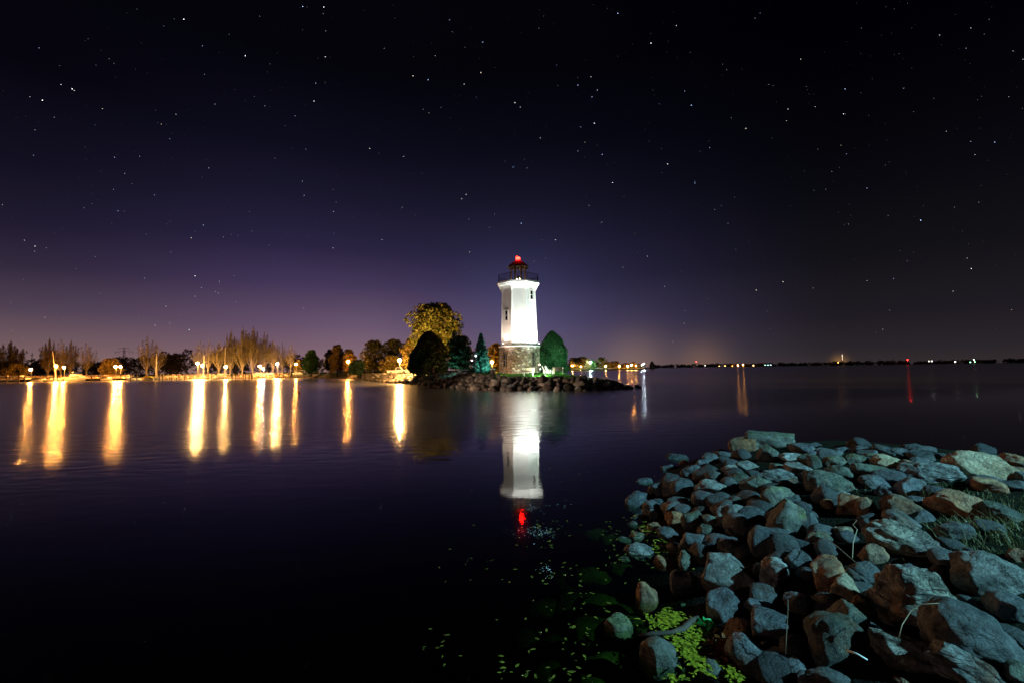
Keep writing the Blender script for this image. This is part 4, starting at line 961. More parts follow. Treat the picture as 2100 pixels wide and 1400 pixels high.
# pier below green tree
t = empty('pier', (px2x(655, 200), 199.5, 0), label='white pier with a low shelter roof below the bright green tree', cat='pier'); 
m = MB(); m.box((0, 0, .8), (24, 4.5, .22)); m.build('deck', M['concrete'], t)
for i in range(9): m = MB(); m.tube([(-11.5 + i * 2.9, -2.1, -2.4), (-11.5 + i * 2.9, -2.1, .7)], .16, 6); m.build('pile', M['palewood'], t)
for i in range(5): m = MB(); m.box((-11 + i * 2.6, 1.6, 2.0), (.14, .14, 2.2)); m.build('post', M['white'], t)
m = MB(); m.side([(-11.6, 3.1), (.2, 3.1), (.2, 3.22), (-5.7, 3.6), (-11.6, 3.22)], .6, 2.6); m.build('roof', M['white'], t)
# long low white club building behind docks on left and parked cars
def make_car(kind='car', mat='silver'):
    t = empty('parked_car' if kind == 'car' else 'pickup_truck', (0, 0, 0))
    if kind == 'car':
        m = MB(); m.side([(-2.2, .35), (2.2, .35), (2.25, .75), (1.3, .95), (-1.9, 1.0), (-2.25, .8)], -.88, .88); b_ = m.build('body', M[mat], t)
        m = MB(); m.side([(-1.7, .98), (1.0, .96), (.35, 1.45), (-1.1, 1.48)], -.78, .78); m.build('cabin', M[mat], t)
        m = MB(); m.side([(-1.5, 1.04), (.75, 1.03), (.28, 1.38), (-1.05, 1.4)], -.8, .8); m.build('window', M['glass'], t); wx = (-1.4, 1.4)
    else:
        m = MB(); m.side([(-2.7, .5), (2.7, .5), (2.7, 1.05), (1.6, 1.15), (.9, 1.18), (-.6, 1.15), (-.6, 1.1), (-2.7, 1.1)], -.95, .95); m.build('body', M[mat], t)
        m = MB(); m.side([(-.65, 1.17), (1.15, 1.17), (.6, 1.8), (-.45, 1.82)], -.85, .85); m.build('cabin', M[mat], t)
        m = MB(); m.side([(-.5, 1.24), (.95, 1.24), (.52, 1.7), (-.38, 1.72)], -.87, .87); m.build('window', M['glass'], t); wx = (-1.75, 1.75)
    for x in wx:
        for y in (-.86, .86):
            m = MB(); m.tube([(x, y - .11, .36), (x, y + .11, .36)], .36, 12); w_ = m.build('wheel', M['rubber'], t)
            m = MB(); m.tube([(x, y - .125, .36), (x, y + .125, .36)], .2, 8); m.build('rim', M['steel'], w_)
    m = MB(); 
    for y in (-.65, .65): m.box((wx[1] + .9, y, .72), (.06, .3, .15))
    m.build('headlight', M['white'], t); return t
car = make_car(); truck = make_car('truck', 'white'); fc = True
for px, rz, lab in [(545, 5, 'silver car parked under the dense poplars by the bluish light'), (552.5, 180, 'parked car right of the silver one under the poplars'), (530, 170, 'parked car below the dim amber lamp'), (458, 0, 'parked car seen behind the foot of the tallest mast'), (612, 8, 'parked car beside the small lamp near the green tree')]:
    o = car if fc else copy_tree(car); fc = False; Y = 219; o.location = (px2x(px, Y), Y, 1.3); o.rotation_euler = (0, 0, math.radians(rz)); tag(o, lab, 'car', 'cars parked behind the marina')
truck.location = (px2x(817, 118), 118, gz(px2x(817, 118), 118)); truck.rotation_euler = (0, 0, math.radians(6)); tag(truck, 'pale pickup truck parked under the brightest lamp on the point', 'pickup truck')
suv = make_car('car', 'white'); suv.location = (px2x(842, 116), 116, gz(px2x(842, 116), 116)); suv.rotation_euler = (0, 0, 2.9); suv.scale = (1, 1, 1.25); tag(suv, 'white car half hidden behind the dark cone evergreen', 'car')
# road strip under the truck
b = MB(); 
pts = [(px2x(745, 150), 150), (px2x(790, 126), 121), (px2x(850, 106), 104), (px2x(865, 106), 106), (px2x(850, 120), 130), (px2x(760, 165), 165)]
b.add([(x, y, 1.465) for x, y in pts], [tuple(range(len(pts)))]); b.build('parking_lot', M['concrete'], kind='structure')

# ------------------------------------------------------------------ things on the lawn
def bench(px, Y, rz, lab, mat='palewood', legm='white'):
    x = px2x(px, Y); t = empty('park_bench', (x, Y, gz(x, Y)), math.radians(rz), label=lab, cat='bench')
    m = MB()
    for i in range(3): m.box((0, -.2 + i * .17, .45), (1.55, .14, .045))
    m.build('seat', M[mat if legm != 'white' else 'white'], t)
    m = MB()
    for i in range(4): m.box((.06, .3 + i * .02, .58 + i * .13), (1.5, .035, .115))
    m.build('backrest', M[mat], t)
    for sx in (-.58, .58):
        m = MB(); m.box((sx, -.05, .21), (.07, .07, .43)); m.box((sx, .22, .21), (.07, .07, .43)); m.box((sx, .34, .72), (.06, .04, .6)); m.box((sx, .08, .415), (.07, .5, .05)); m.build('leg', M[legm], t)
bench(1084, 61.5, -4, 'pale wooden park bench in front of the stone lighthouse base')
bench(1145, 62.5, 176, 'dark-backed park bench in front of the green egg-shaped evergreen', 'darkwood', 'cream')
def adirondack(px, Y, rz, lab):
    x = px2x(px, Y); t = empty('lawn_chair', (x, Y, gz(x, Y)), math.radians(rz), label=lab, cat='chair', group='white lawn chairs')
    m = MB()
    for i in range(5): m.box((0, -.25 + i * .12, .36 - i * .045), (.56, .11, .025), 0, (-.35, 0, 0))
    m.build('seat', M['white'], t)
    m = MB()
    for i in range(5): m.box((-.24 + i * .12, .42, .62), (.1, .025, .95 - .05 * abs(i - 2)), 0, (-.42, 0, 0))
    m.build('backrest', M['white'], t)
    for s in (-.33, .33):
        m = MB(); m.box((s, -.3, .25), (.05, .09, .52)); m.box((s, .3, .2), (.05, .09, .42)); m.build('leg', M['white'], t)
        m = MB(); m.box((s, .02, .53), (.13, .75, .03)); m.build('armrest', M['white'], t)
adirondack(1120.5, 64.5, 100, 'left one of the two white lawn chairs beside the green evergreen')
adirondack(1127, 63.8, 110, 'right and larger-looking white lawn chair beside the green evergreen')
x = px2x(1011, 62.5); t = empty('trash_bin', (x, 62.5, gz(x, 62.5)), label='round brown trash bin left of the stone base', cat='trash bin')
m = MB(); m.lathe((0, 0, 0), [(.27, 0), (.29, .05), (.3, .82)], 16); m.build('bin_body', M['bin'], t)
m = MB(); m.lathe((0, 0, .82), [(.33, 0), (.33, .06), (.22, .12), (.18, .12)], 16); m.build('lid', M['steel'], t)
x = px2x(976, 70); q = at_y(976, 729, 70); t = empty('post_lamp', (x, 70, gz(x, 70)), label='slim pale post lamp in front of the blue spruce', cat='lamp')
h = q.z - gz(x, 70); m = MB(); m.tube([(0, 0, -.1), (0, 0, h - .12)], .055, 7); m.build('pole', M['steel'], t)
m = MB(); m.ball((0, 0, h), .16, 10, 7); m.build('lamp_globe', emit('dim_globe', (.7, .85, 1), 3), t)
def small_light(px, py, Y, c, L_, r, lab):
    q = at_y(px, py, Y); g = gz(q.x, Y); t = empty('path_light', (q.x, Y, g), label=lab, cat='path light', group='small lights around the evergreens'); h = q.z - g
    m = MB(); m.tube([(0, 0, -.1), (0, 0, h)], .02, 5); m.build('stake', M['black'], t)
    m = MB(); m.ball((0, 0, h), r, 8, 6); m.build('light', emit('path_bulb', c, L_), t)
small_light(1106.5, 747, 66, (1, .75, .5), 40, .06, 'small warm light between the stone base and the green evergreen')
small_light(1108, 756, 65, (.8, .9, 1), 20, .05, 'small white light low beside the stone base')
small_light(1154.5, 753.5, 66, (1, .95, .85), 16, .05, 'small white light at the right foot of the green evergreen')
small_light(967.5, 739, 82, (1, .8, .6), 40, .08, 'small pink-white light behind the dark pine')
# picnic table
x = px2x(925, 73); t = empty('picnic_table', (x, 73, gz(x, 73)), .1, label='brown picnic table left of the standing person', cat='picnic table')
m = MB(); 
for i in range(5): m.box((0, -.3 + i * .15, .74), (1.8, .14, .045))
m.build('table_top', M['wood'], t)
for s in (-.72, .72):
    m = MB()
    for i in (-.07, .07): m.box((0, s + i, .44), (1.8, .13, .045))
    m.build('seat', M['wood'], t)
for sx in (-.65, .65):
    m = MB(); m.tube([(sx, -.62, 0), (sx, -.2, .72)], .045, 4); m.tube([(sx, .62, 0), (sx, .2, .72)], .045, 4); m.box((sx, 0, .4), (.06, 1.6, .09)); m.build('leg', M['wood'], t)

# people (small in the frame): one continuous skinned body each, clothes as children
def person(px, Y, ry, lab, top, bottom, height=1.68):
    x = px2x(px, Y); t = empty('person', (x, Y, gz(x, Y)), ry, label=lab, cat='person'); s = height / 1.75
    def skin(name, V, E, R_, mat, root=0):
        me = bpy.data.meshes.new(name); me.from_pydata([tuple(c * s for c in v) for v in V], E, []); me.update()
        o = bpy.data.objects.new(name, me); COL.objects.link(o); o.parent = t
        md = o.modifiers.new('skin', 'SKIN'); sv = me.skin_vertices[0].data
        for i, r in enumerate(R_): sv[i].radius = (r[0] * s, r[1] * s) if isinstance(r, tuple) else (r * s, r * s)
        sv[root].use_root = True; sd = o.modifiers.new('sub', 'SUBSURF'); sd.levels = 2; sd.render_levels = 2; me.materials.append(mat); return o
    V = [(0, 0, .95), (0, .01, 1.15), (0, .01, 1.38), (0, 0, 1.5), (0, -.015, 1.57), (0, -.02, 1.66), (0, -.01, 1.74),
         (.17, .01, 1.4), (.23, .02, 1.14), (.23, -.03, .9), (.235, -.05, .82), (-.17, .01, 1.4), (-.23, .03, 1.14), (-.21, -.06, .92), (-.205, -.09, .83),
         (.09, 0, .88), (.1, -.01, .5), (.1, .02, .09), (.11, -.1, .04), (-.09, 0, .88), (-.11, .02, .5), (-.12, .06, .09), (-.13, -.05, .04)]
    E = [(0, 1), (1, 2), (2, 3), (3, 4), (4, 5), (5, 6), (2, 7), (7, 8), (8, 9), (9, 10), (2, 11), (11, 12), (12, 13), (13, 14), (0, 15), (15, 16), (16, 17), (17, 18), (0, 19), (19, 20), (20, 21), (21, 22)]
    R_ = [(.14, .1), (.13, .09), (.16, .1), .055, .06, .085, .06, .055, .042, .033, .035, .055, .042, .033, .035, .085, .06, .045, .035, .085, .06, .045, .035]
    skin('body', V, E, R_, M['skin'])
    skin('shirt', [(0, 0, .93), (0, .01, 1.15), (0, .01, 1.4), (.18, .01, 1.4), (.24, .02, 1.14), (.235, -.01, 1.0), (-.18, .01, 1.4), (-.24, .03, 1.14), (-.22, -.03, 1.0)], [(0, 1), (1, 2), (2, 3), (3, 4), (4, 5), (2, 6), (6, 7), (7, 8)], [(.16, .12), (.15, .11), (.17, .115), .07, .06, .05, .07, .06, .05], top)
    skin('trousers', [(0, 0, .94), (.09, 0, .86), (.1, -.01, .5), (.1, .02, .1), (-.09, 0, .86), (-.11, .02, .5), (-.12, .06, .1)], [(0, 1), (1, 2), (2, 3), (0, 4), (4, 5), (5, 6)], [(.145, .115), .1, .075, .065, .1, .075, .065], bottom)
    m = MB(); m.ball((0, .01 * s, 1.69 * s), .1 * s, 10, 7, (.9, 1, .85)); m.build('hair', M['darkcloth'], t, smooth=True)
person(942, 68.5, .4, 'person in a pale top and dark trousers standing at the edge of the lawn', M['whitecloth'], M['darkcloth'])
person(888, 85, -.5, 'person in dark clothes standing in front of the dark cone evergreen', M['darkcloth'], M['darkcloth'], 1.75)

# red channel buoy in the harbour
q = at_z(613, 806, 0); t = empty('channel_buoy', (q.x, q.y, 0), label='tall dark red channel buoy floating in the harbour mouth', cat='buoy')
s_ = q.y * 16 / F / 2.0
m = MB(); m.lathe((0, 0, 0), [(.05, -.5), (.3, -.3), (.32, .1), (.28, .35), (.2, .9), (.19, 1.6), (.1, 1.75)], 12); m.build('float', M['red'], t, smooth=True).scale = (s_, s_, s_)
m = MB(); m.lathe((0, 0, 0), [(.1, 1.752), (.11, 1.8), (.05, 2.0)], 10); m.build('cap', M['red'], t).scale = (s_, s_, s_)
m = MB(); m.box((.21, -.1, .95), (.07, .14, .5)); m.build('reflector', M['white'], t).scale = (s_, s_, s_)

# off-frame street lamps that light the near rocks: unseen mercury lamp assumed on the right bank, sodium lamps added on the west shore as warm fill
t = empty('street_lamp', (21, -8, 1.25), label='assumed unseen tall park lamp on the bank beyond the right edge of the photo', cat='street lamp')  # lamp itself unseen, assumed from the teal light on the near rocks
m = MB(); m.tube([(0, 0, -.2), (0, 0, 6), (0, 0, 12)], [.14, .1, .07], 8); m.build('pole', M['grey'], t)
m = MB(); m.tube([(0, 0, 12), (-.7, 0, 12.5), (-1.4, 0, 12.6)], .05, 6); m.build('arm', M['grey'], t)
m = MB(); m.lathe((-1.6, 0, 12.45), [(.26, 0), (.24, .15), (.08, .28)], 12); hd = m.build('lamp_head', M['grey'], t)
L1 = bpy.data.lights.new('assumed_mercury_lamp', 'SPOT'); L1.energy = ASSUMED_NEARLAMP; L1.color = (.3, .82, 1.0); L1.shadow_soft_size = .12; L1.spot_size = math.radians(52); L1.spot_blend = .5  # beam of the assumed lamp, throws teal light on the near rocks
lo = bpy.data.objects.new('assumed_mercury_lamp', L1); COL.objects.link(lo); lo.parent = t; lo.location = (-1.6, 0, 12.38)
lo.rotation_euler = (Vector((4.5, 6, .5)) - Vector((19.4, -8, 13.6))).to_track_quat('-Z', 'Y').to_euler()
def added_west_lamp(y, aim, power, ang, lab):
    t = empty('street_lamp', (-63.5, y, 1.0), label=lab, cat='street lamp')
    m = MB(); m.tube([(0, 0, -.2), (0, 0, 7), (.1, 0, 7.5), (.8, 0, 7.7)], [.11, .07, .06, .05], 8); m.build('pole', M['grey'], t)
    d = (Vector(aim) - Vector((-62.6, y, 8.6))).normalized()
    m = MB(); m.tube([Vector((.9, 0, 7.62)) - d * .25, Vector((.9, 0, 7.62)) - d * .05, Vector((.9, 0, 7.62)) + d * .12], [.08, .22, .26], 12, False); m.build('lamp_head', M['grey'], t)
    L = bpy.data.lights.new('added_sodium_beam', 'SPOT'); L.energy = power; L.color = (1, .68, .45); L.shadow_soft_size = .15; L.spot_size = math.radians(ang); L.spot_blend = .4
    lo = bpy.data.objects.new('added_sodium_beam', L); COL.objects.link(lo); lo.parent = t; lo.location = Vector((.9, 0, 7.62)) + d * .14; lo.rotation_euler = d.to_track_quat('-Z', 'Y').to_euler()
added_west_lamp(8, (6, 7.5, .5), WESTFILL, 17, 'added sodium lamp on the west shore beyond the left edge of the photo, nearer one')  # added unseen beam, warms the left faces of the near rocks
added_west_lamp(36, (1, 57, 1.5), WESTFILL2, 22, 'added sodium lamp on the west shore beyond the left edge of the photo, farther one')  # unseen beam added to brighten the front of the lighthouse point
# ------------------------------------------------------------------ rocks
RK = {
 'b': rockmat('blue_grey_stone', (.07, .078, .09), (.15, .155, .165), (.09, .06, .045), 3.5, .8, speck=.15),
 'g': rockmat('green_grey_stone', (.075, .085, .07), (.15, .155, .13), (.13, .08, .045), 3.5, .8, speck=.25, moss=.25),
 'p': rockmat('pale_granite', (.24, .23, .21), (.46, .45, .42), (.17, .11, .07), 4, 1.0, speck=.45),
 'r': rockmat('rusty_stone', (.36, .15, .06), (.24, .15, .09), (.45, .26, .13), 3.5, .8, speck=.2),
 'm': rockmat('mossy_stone', (.15, .15, .13), (.19, .18, .14), (.14, .08, .04), 3, .7, speck=.12, moss=.55),
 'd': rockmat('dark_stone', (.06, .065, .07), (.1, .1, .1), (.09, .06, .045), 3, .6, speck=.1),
 'n': rockmat('coarse_gneiss', (.27, .25, .23), (.4, .36, .28), (.4, .22, .1), 3, 1.0, band=.8, speck=.35, coarse=.8),
 'v': rockmat('layered_slab_stone', (.36, .36, .35), (.48, .47, .44), (.28, .15, .09), 2.5, .9, band=.6, speck=.25, coarse=.5),
 't': rockmat('tan_granite', (.44, .3, .17), (.58, .45, .3), (.26, .15, .08), 4, 1.0, speck=.4),
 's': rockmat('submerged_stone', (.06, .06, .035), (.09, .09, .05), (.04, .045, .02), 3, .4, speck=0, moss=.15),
 'x': rockmat('shore_rock', (.12, .1, .09), (.2, .17, .145), (.34, .3, .26), 1.2, .6, speck=.2),
 'y': rockmat('pale_shore_rock', (.34, .3, .26), (.44, .4, .35), (.3, .2, .14), 1.2, .6, speck=.2),
}
def ico(sub):
    bm = bmesh.new(); bmesh.ops.create_icosphere(bm, subdivisions=sub, radius=1)
    V = np.array([v.co[:] for v in bm.verts]); Fq = np.array([[v.index for v in f.verts] for f in bm.faces]); bm.free(); return V, Fq
ICO = {s: ico(s) for s in (2, 3, 4, 5)}
def rock_verts(seed, sub, cuts=9, flat=.72, rough=.05, boxy=0.0):
    rg = np.random.default_rng(seed); V = ICO[sub][0].copy()
    if boxy: 
        q = 1 / np.max(np.abs(V), axis=1)[:, None]; V = V * (1 - boxy) + V * q * .82 * boxy
    for i in range(cuts):
        n = rg.normal(size=3); n /= np.linalg.norm(n); d = rg.uniform(flat, min(.97, flat + .3))
        q = V @ n - d; V = V - np.outer(np.where(q > 0, q * .97 , 0), n)
    off = rg.uniform(-50, 50, 3)
    for j, v in enumerate(V):
        p = Vector((v[0] * 1.4 + off[0], v[1] * 1.4 + off[1], v[2] * 1.4 + off[2]))
        k = noise.noise(p) * .13
        if sub > 2: k += noise.noise(p * 2.6) * rough * 1.5 + (noise.noise(p * 8) * rough * .4 if sub > 3 else 0)
        V[j] = v * (1 + k)
    mn, mx = V.min(0), V.max(0)
    return (V - (mn + mx) / 2) / ((mx - mn) / 2)
def rock_obj(name, V, sub, mat, **k):
    o = npmesh(name, V, ICO[sub][1], mat, **k); o.data.polygons.foreach_set('use_smooth', [True] * len(o.data.polygons)); return o
def march(px, py, lift, clampz=-.06):
    d = ray(px, py); t = .8
    while t < 60:
        x, y, z = d.x * t, d.y * t, CAMZ + d.z * t
        if z <= max(bank_z(x, y), clampz) + lift: return Vector((x, y, z)), t
        t += .03 if t < 8 else .08
    return Vector((x, y, z)), t
S4 = 2100 / 440
A, B, C_, D_ = (1240, 860), (1660, 880), (1220, 1110), (1660, 1110)
# crop origin, centre x, centre y, width, height (crop px), stone, tilt, boxiness, label
R0 = [
(A,1345,240,280,135,'r',-6,.7,'reddish half of the long flat slab at the far tip of the near rock bank'),(A,1610,222,300,140,'g',3,.8,'grey flat-topped block at the far tip of the near rock bank'),(A,1590,360,200,220,'g',0,0,'pointed upright rock just in front of the grey flat-topped block'),(A,700,375,230,60,'d',0,0,'flat dark rock awash at the far left waterline of the bank'),(A,1170,350,180,90,'d',0,0,0),(A,1040,390,180,130,'b',15,0,0),(A,640,480,180,90,'b',0,0,0),(A,770,420,80,50,'r',0,0,0),(A,960,430,130,90,'b',0,0,0),(A,850,510,210,130,'b',0,0,0),(A,870,555,110,60,'d',0,0,0),
(A,1250,490,220,120,'p',10,0,'brightest small white boulder near the far end of the bank'),(A,1040,492,110,45,'p',0,0,0),(A,1070,560,180,120,'d',0,0,0),(A,1400,452,230,100,'p',8,0,0),(A,1470,530,140,80,'d',0,0,0),(A,1310,575,210,130,'g',0,0,0),(A,1830,380,240,90,'p',0,0,0),(A,1700,480,170,110,'g',0,0,0),(A,1910,490,310,120,'p',5,0,0),
(A,1700,585,410,140,'v',0,0,'long white wedge-shaped boulder with dark cracks in the middle of the far rocks'),(A,1940,290,270,110,'b',8,0,0),(A,1990,400,200,130,'g',0,0,0),(A,380,615,175,90,'b',0,0,0),(A,530,690,215,165,'b',12,0,0),(A,770,670,260,175,'b',0,0,0),(A,1050,660,330,150,'p',5,0,'speckled reddish grey oval boulder resting on a blue-grey one'),(A,1020,785,330,160,'b',0,0,0),(A,1470,640,280,190,'g',0,0,0),
(A,1690,785,320,270,'m',10,0,'rounded boulder with a green mossy top, upper of two'),(A,2060,610,230,210,'g',0,0,0),(A,340,805,265,200,'b',0,.3,'angular blue-grey boulder standing at the left waterline'),(A,540,810,150,75,'b',0,0,0),(A,700,865,300,150,'b',0,0,0),(A,930,900,150,115,'b',0,.3,0),(A,1320,820,225,120,'d',10,0,0),(A,1260,935,350,230,'p',12,.2,'angular pale boulder with a dark cleft, left of the mossy boulders'),(A,1900,800,200,110,'d',0,0,0),(A,490,935,115,125,'b',0,0,0),(A,340,970,175,85,'b',0,0,0),(A,280,1035,115,85,'d',0,0,0),(A,850,1010,205,210,'g',0,0,0),(A,690,960,190,140,'r',0,0,0),(A,1070,1010,240,150,'g',12,0,0),(A,490,1045,165,90,'r',0,0,0),
(A,1780,1010,390,400,'m',38,0,'large leaning boulder with yellow-green moss down its edge'),(A,1970,1010,240,230,'b',0,0,0),(A,1010,1110,205,160,'g',0,0,0),(A,640,1130,260,140,'b',0,0,0),(A,1270,1110,175,110,'b',0,0,0),(A,360,1165,270,115,'g',8,0,'flat grey-green rock with yellow leaves at the left waterline'),(A,190,1180,130,70,'d',0,0,0),(A,870,1225,290,240,'b',22,0,0),(A,1600,1225,370,300,'b',0,.45,'big squarish blue boulder below the leaning mossy one'),(A,1235,1270,240,200,'b',0,0,0),(A,340,1295,300,160,'v',5,.2,'pale wedge rock with a rusty end at the left waterline'),(A,2050,1190,160,170,'r',0,0,0),(A,830,1345,210,110,'b',0,0,0),
(B,100,210,110,60,'b',0,0,0),(B,30,240,90,70,'b',0,0,0),(B,250,320,230,130,'g',0,0,0),(B,460,300,220,120,'g',0,0,0),(B,210,250,220,60,'d',0,0,0),(B,580,230,220,70,'d',0,0,0),(B,760,220,270,100,'d',0,0,0),(B,740,315,290,130,'t',8,0,'tan speckled boulder left of the small ribbed red rock'),(B,590,262,140,65,'m',0,0,0),(B,1100,270,280,90,'d',0,0,0),(B,1300,270,120,80,'d',0,0,0),(B,50,340,130,180,'g',0,0,0),(B,190,540,480,240,'g',18,0,'large smooth grey-green boulder sloping down to the right in mid bank'),(B,330,440,330,170,'g',0,0,0),(B,600,425,380,120,'g',8,0,0),(B,650,520,320,125,'b',0,0,0),(B,940,350,150,115,'r',0,0,'small ribbed red rock beside the tan speckled boulder'),(B,850,430,200,60,'d',0,0,0),
(B,1180,440,570,200,'v',-2,.2,'long jagged white and rust boulder left of the largest tan boulder'),(B,1680,385,700,310,'t',8,0,'largest tan boulder at the far right of the bank'),(B,1990,315,290,150,'r',0,0,'dark brown boulder behind the largest tan one, cut by the right edge'),(B,2050,405,180,60,'r',0,0,0),(B,2090,480,160,130,'p',0,0,0),(B,1765,560,310,90,'r',0,.8,'grey-brown brick-like block in front of the largest tan boulder'),(B,1990,555,300,110,'d',0,0,0),(B,960,585,340,210,'b',-20,0,'blue-black boulder in the shade of the long jagged one'),(B,900,490,200,70,'d',0,0,0),(B,320,655,190,120,'p',-35,0,'small white triangular stone perched on brown rocks'),(B,170,745,120,120,'r',0,0,0),(B,390,760,310,240,'r',-15,.2,0),(B,560,790,200,230,'r',0,.2,0),
(B,900,790,420,250,'r',18,.1,'orange-streaked boulder with a grey top, left of the long brown one'),(B,1480,750,660,230,'r',12,.1,'long brown boulder with a white-veined grey end, right of the orange-streaked one'),(B,1890,830,460,180,'g',22,0,'tapering grey-blue boulder running down to the right edge'),(B,900,915,390,190,'d',20,0,0),(B,610,955,210,140,'d',0,0,0),(B,330,1015,180,125,'t',0,0,0),(B,100,1075,230,150,'g',0,0,0),(B,950,1130,840,290,'n',16,.1,'big coarse blue-grey ribbed boulder left of the dry grass'),(B,1420,1010,340,210,'d',0,.2,0),(B,1750,970,300,160,'d',10,0,0),(B,620,1230,270,210,'r',0,0,0),(B,2040,1250,200,160,'r',0,0,'small orange-brown rock at the right edge below the grass'),(B,1650,1290,440,90,'d',8,0,0),
(C_,1320,335,520,370,'p',4,.35,'large pale angular boulder with a green mossy right side'),(C_,1760,320,340,330,'v',30,.1,'pale striated pointed boulder right of the green-sided one'),(C_,870,445,250,265,'b',0,.4,'squarish dark blue boulder by the water with a brown left face'),(C_,1040,420,140,185,'b',0,.2,0),(C_,690,235,240,150,'r',14,.1,0),(C_,930,195,220,180,'g',0,0,0),(C_,500,565,240,270,'r',22,0,'lone upright rusty pointed rock standing in the water above the leaf patch'),(C_,225,845,290,210,'m',18,0,'furry brown-green rock alone in the water, leftmost of all near rocks'),(C_,1680,525,310,180,'b',0,0,0),(C_,1270,655,380,320,'b',15,0,'smooth egg-like blue-grey boulder above the green leaf'),(C_,1600,640,270,150,'b',0,0,0),(C_,1990,610,270,220,'b',0,0,0),(C_,1720,835,370,270,'b',8,.6,'box-shaped blue boulder with a brown left side'),(C_,1390,865,320,190,'r',-20,0,0),
(C_,660,1165,460,350,'m',14,0,'wet dark green-brown boulder half in the water left of the leaf patch'),(C_,1480,1125,400,340,'b',10,.2,'grey-blue boulder right of the orange dead leaves'),(C_,1680,1060,140,140,'g',0,0,0),(C_,1180,1295,290,230,'g',0,0,'grey-green boulder at the bottom edge below the leaf patch'),(C_,1930,1255,220,230,'b',0,.2,0),(C_,2060,1340,150,140,'d',0,0,0),(C_,2000,200,260,210,'d',0,0,0),(C_,280,172,120,65,'d',0,0,0),(C_,870,622,60,40,'b',0,0,0),
(D_,180,345,370,390,'r',18,.1,'rust and grey cracked boulder left of the big striped one'),(D_,470,360,200,150,'b',0,0,0),(D_,370,480,330,280,'t',24,0,0),(D_,520,635,250,220,'r',20,0,'orange-brown broken stone wedged against the big striped boulder'),(D_,1010,580,820,660,'n',20,.1,'big striped tan and teal boulder in the lower right, brightest of the large ones'),(D_,350,805,430,420,'g',38,0,'smooth oval grey boulder leaning left of the big striped one'),(D_,230,1010,660,560,'g',26,0,'biggest smooth round grey-green boulder at the bottom, with a white twig on it'),(D_,1560,960,980,620,'d',22,.1,'huge dark shaded boulder filling the lower right'),(D_,1760,350,780,420,'p',20,.15,'large pale teal boulder with a dark left face at the right edge'),(D_,1920,640,420,260,'d',12,.2,0),(D_,1010,1130,770,240,'n',6,0,'dark ribbed low boulder under the big striped one'),(D_,1530,1270,800,330,'v',22,0,'pale teal streaked boulder at the bottom edge'),(D_,2030,1290,220,190,'g',0,0,0),(D_,180,1335,430,170,'d',0,0,0),(D_,930,1375,190,90,'t',0,0,0),(D_,590,275,180,85,'r',0,0,0),(D_,1580,600,240,60,'d',0,0,0),(D_,1640,190,440,100,'d',8,0,0),
(B,480,205,200,60,'d',0,0,0),(B,880,225,220,80,'d',0,0,0),(B,1000,235,180,70,'b',0,0,0),(B,1200,250,190,70,'d',0,0,0),(B,1400,275,160,90,'d',0,0,0),(B,330,200,150,50,'b',0,0,0),(B,1850,290,200,90,'d',0,0,0),(B,1120,330,260,80,'d',0,0,0),(A,1860,270,150,70,'d',0,0,0),(A,2060,250,120,60,'b',0,0,0),
]
CN = {'t': 'tan speckled', 'b': 'blue-grey', 'g': 'grey-green', 'p': 'pale speckled', 'r': 'rust-brown', 'm': 'mossy', 'd': 'dark', 'n': 'coarse striped', 'v': 'pale layered'}
info = []
for i, (o_, cx, cy_, w, h, ty, tilt, boxy, lab) in enumerate(R0):
    info.append(dict(px=o_[0] + cx / S4, py=o_[1] + cy_ / S4, w=w / S4, h=h / S4, ty=ty, lab=lab, tilt=tilt, boxy=boxy))
marks = [r for r in info if r['lab']]
usedl = set(r['lab'] for r in marks)
def short(l): return l.split(',')[0]
STOP = set('a the of in and at with to its on by big green blue dark rusty largest left right half far near long just beside small above below cut from middle'.split())
def rel_label(head, px, py, limit=24):
    """head + where it lies from a named landmark rock; words stay within 16"""
    cand = sorted(marks, key=lambda q: math.hypot(q['px'] - px, (q['py'] - py) * 1.3))
    for near in ('just ', '', 'a little way '):
        for q in cand[:limit]:
            dx, dy = px - q['px'], py - q['py']
            if abs(dx) > abs(dy) * 2: rel = 'right of' if dx > 0 else 'left of'
            elif abs(dy) > abs(dx) * 2: rel = 'in front of' if dy > 0 else 'behind'
            else: rel = ('in front and ' if dy > 0 else 'behind and ') + ('right of' if dx > 0 else 'left of')
            ws = f"{head} {near}{rel} the {short(q['lab'])}".split()[:16]
            while ws[-1] in STOP: ws.pop()
            l = ' '.join(ws)
            if l not in usedl: usedl.add(l); return l
    return l
def auto_label(r):
    sz = 'small' if r['w'] < 38 else ('medium' if r['w'] < 62 else 'large'); shp = 'flat' if r['h'] < .45 * r['w'] else ('tall' if r['h'] > .95 * r['w'] else 'rounded')
    return rel_label(f"{sz} {shp} {CN[r['ty']]} rock", r['px'], r['py'])
for q_ in marks:
    assert len(q_['lab'].split()) <= 16, q_['lab']
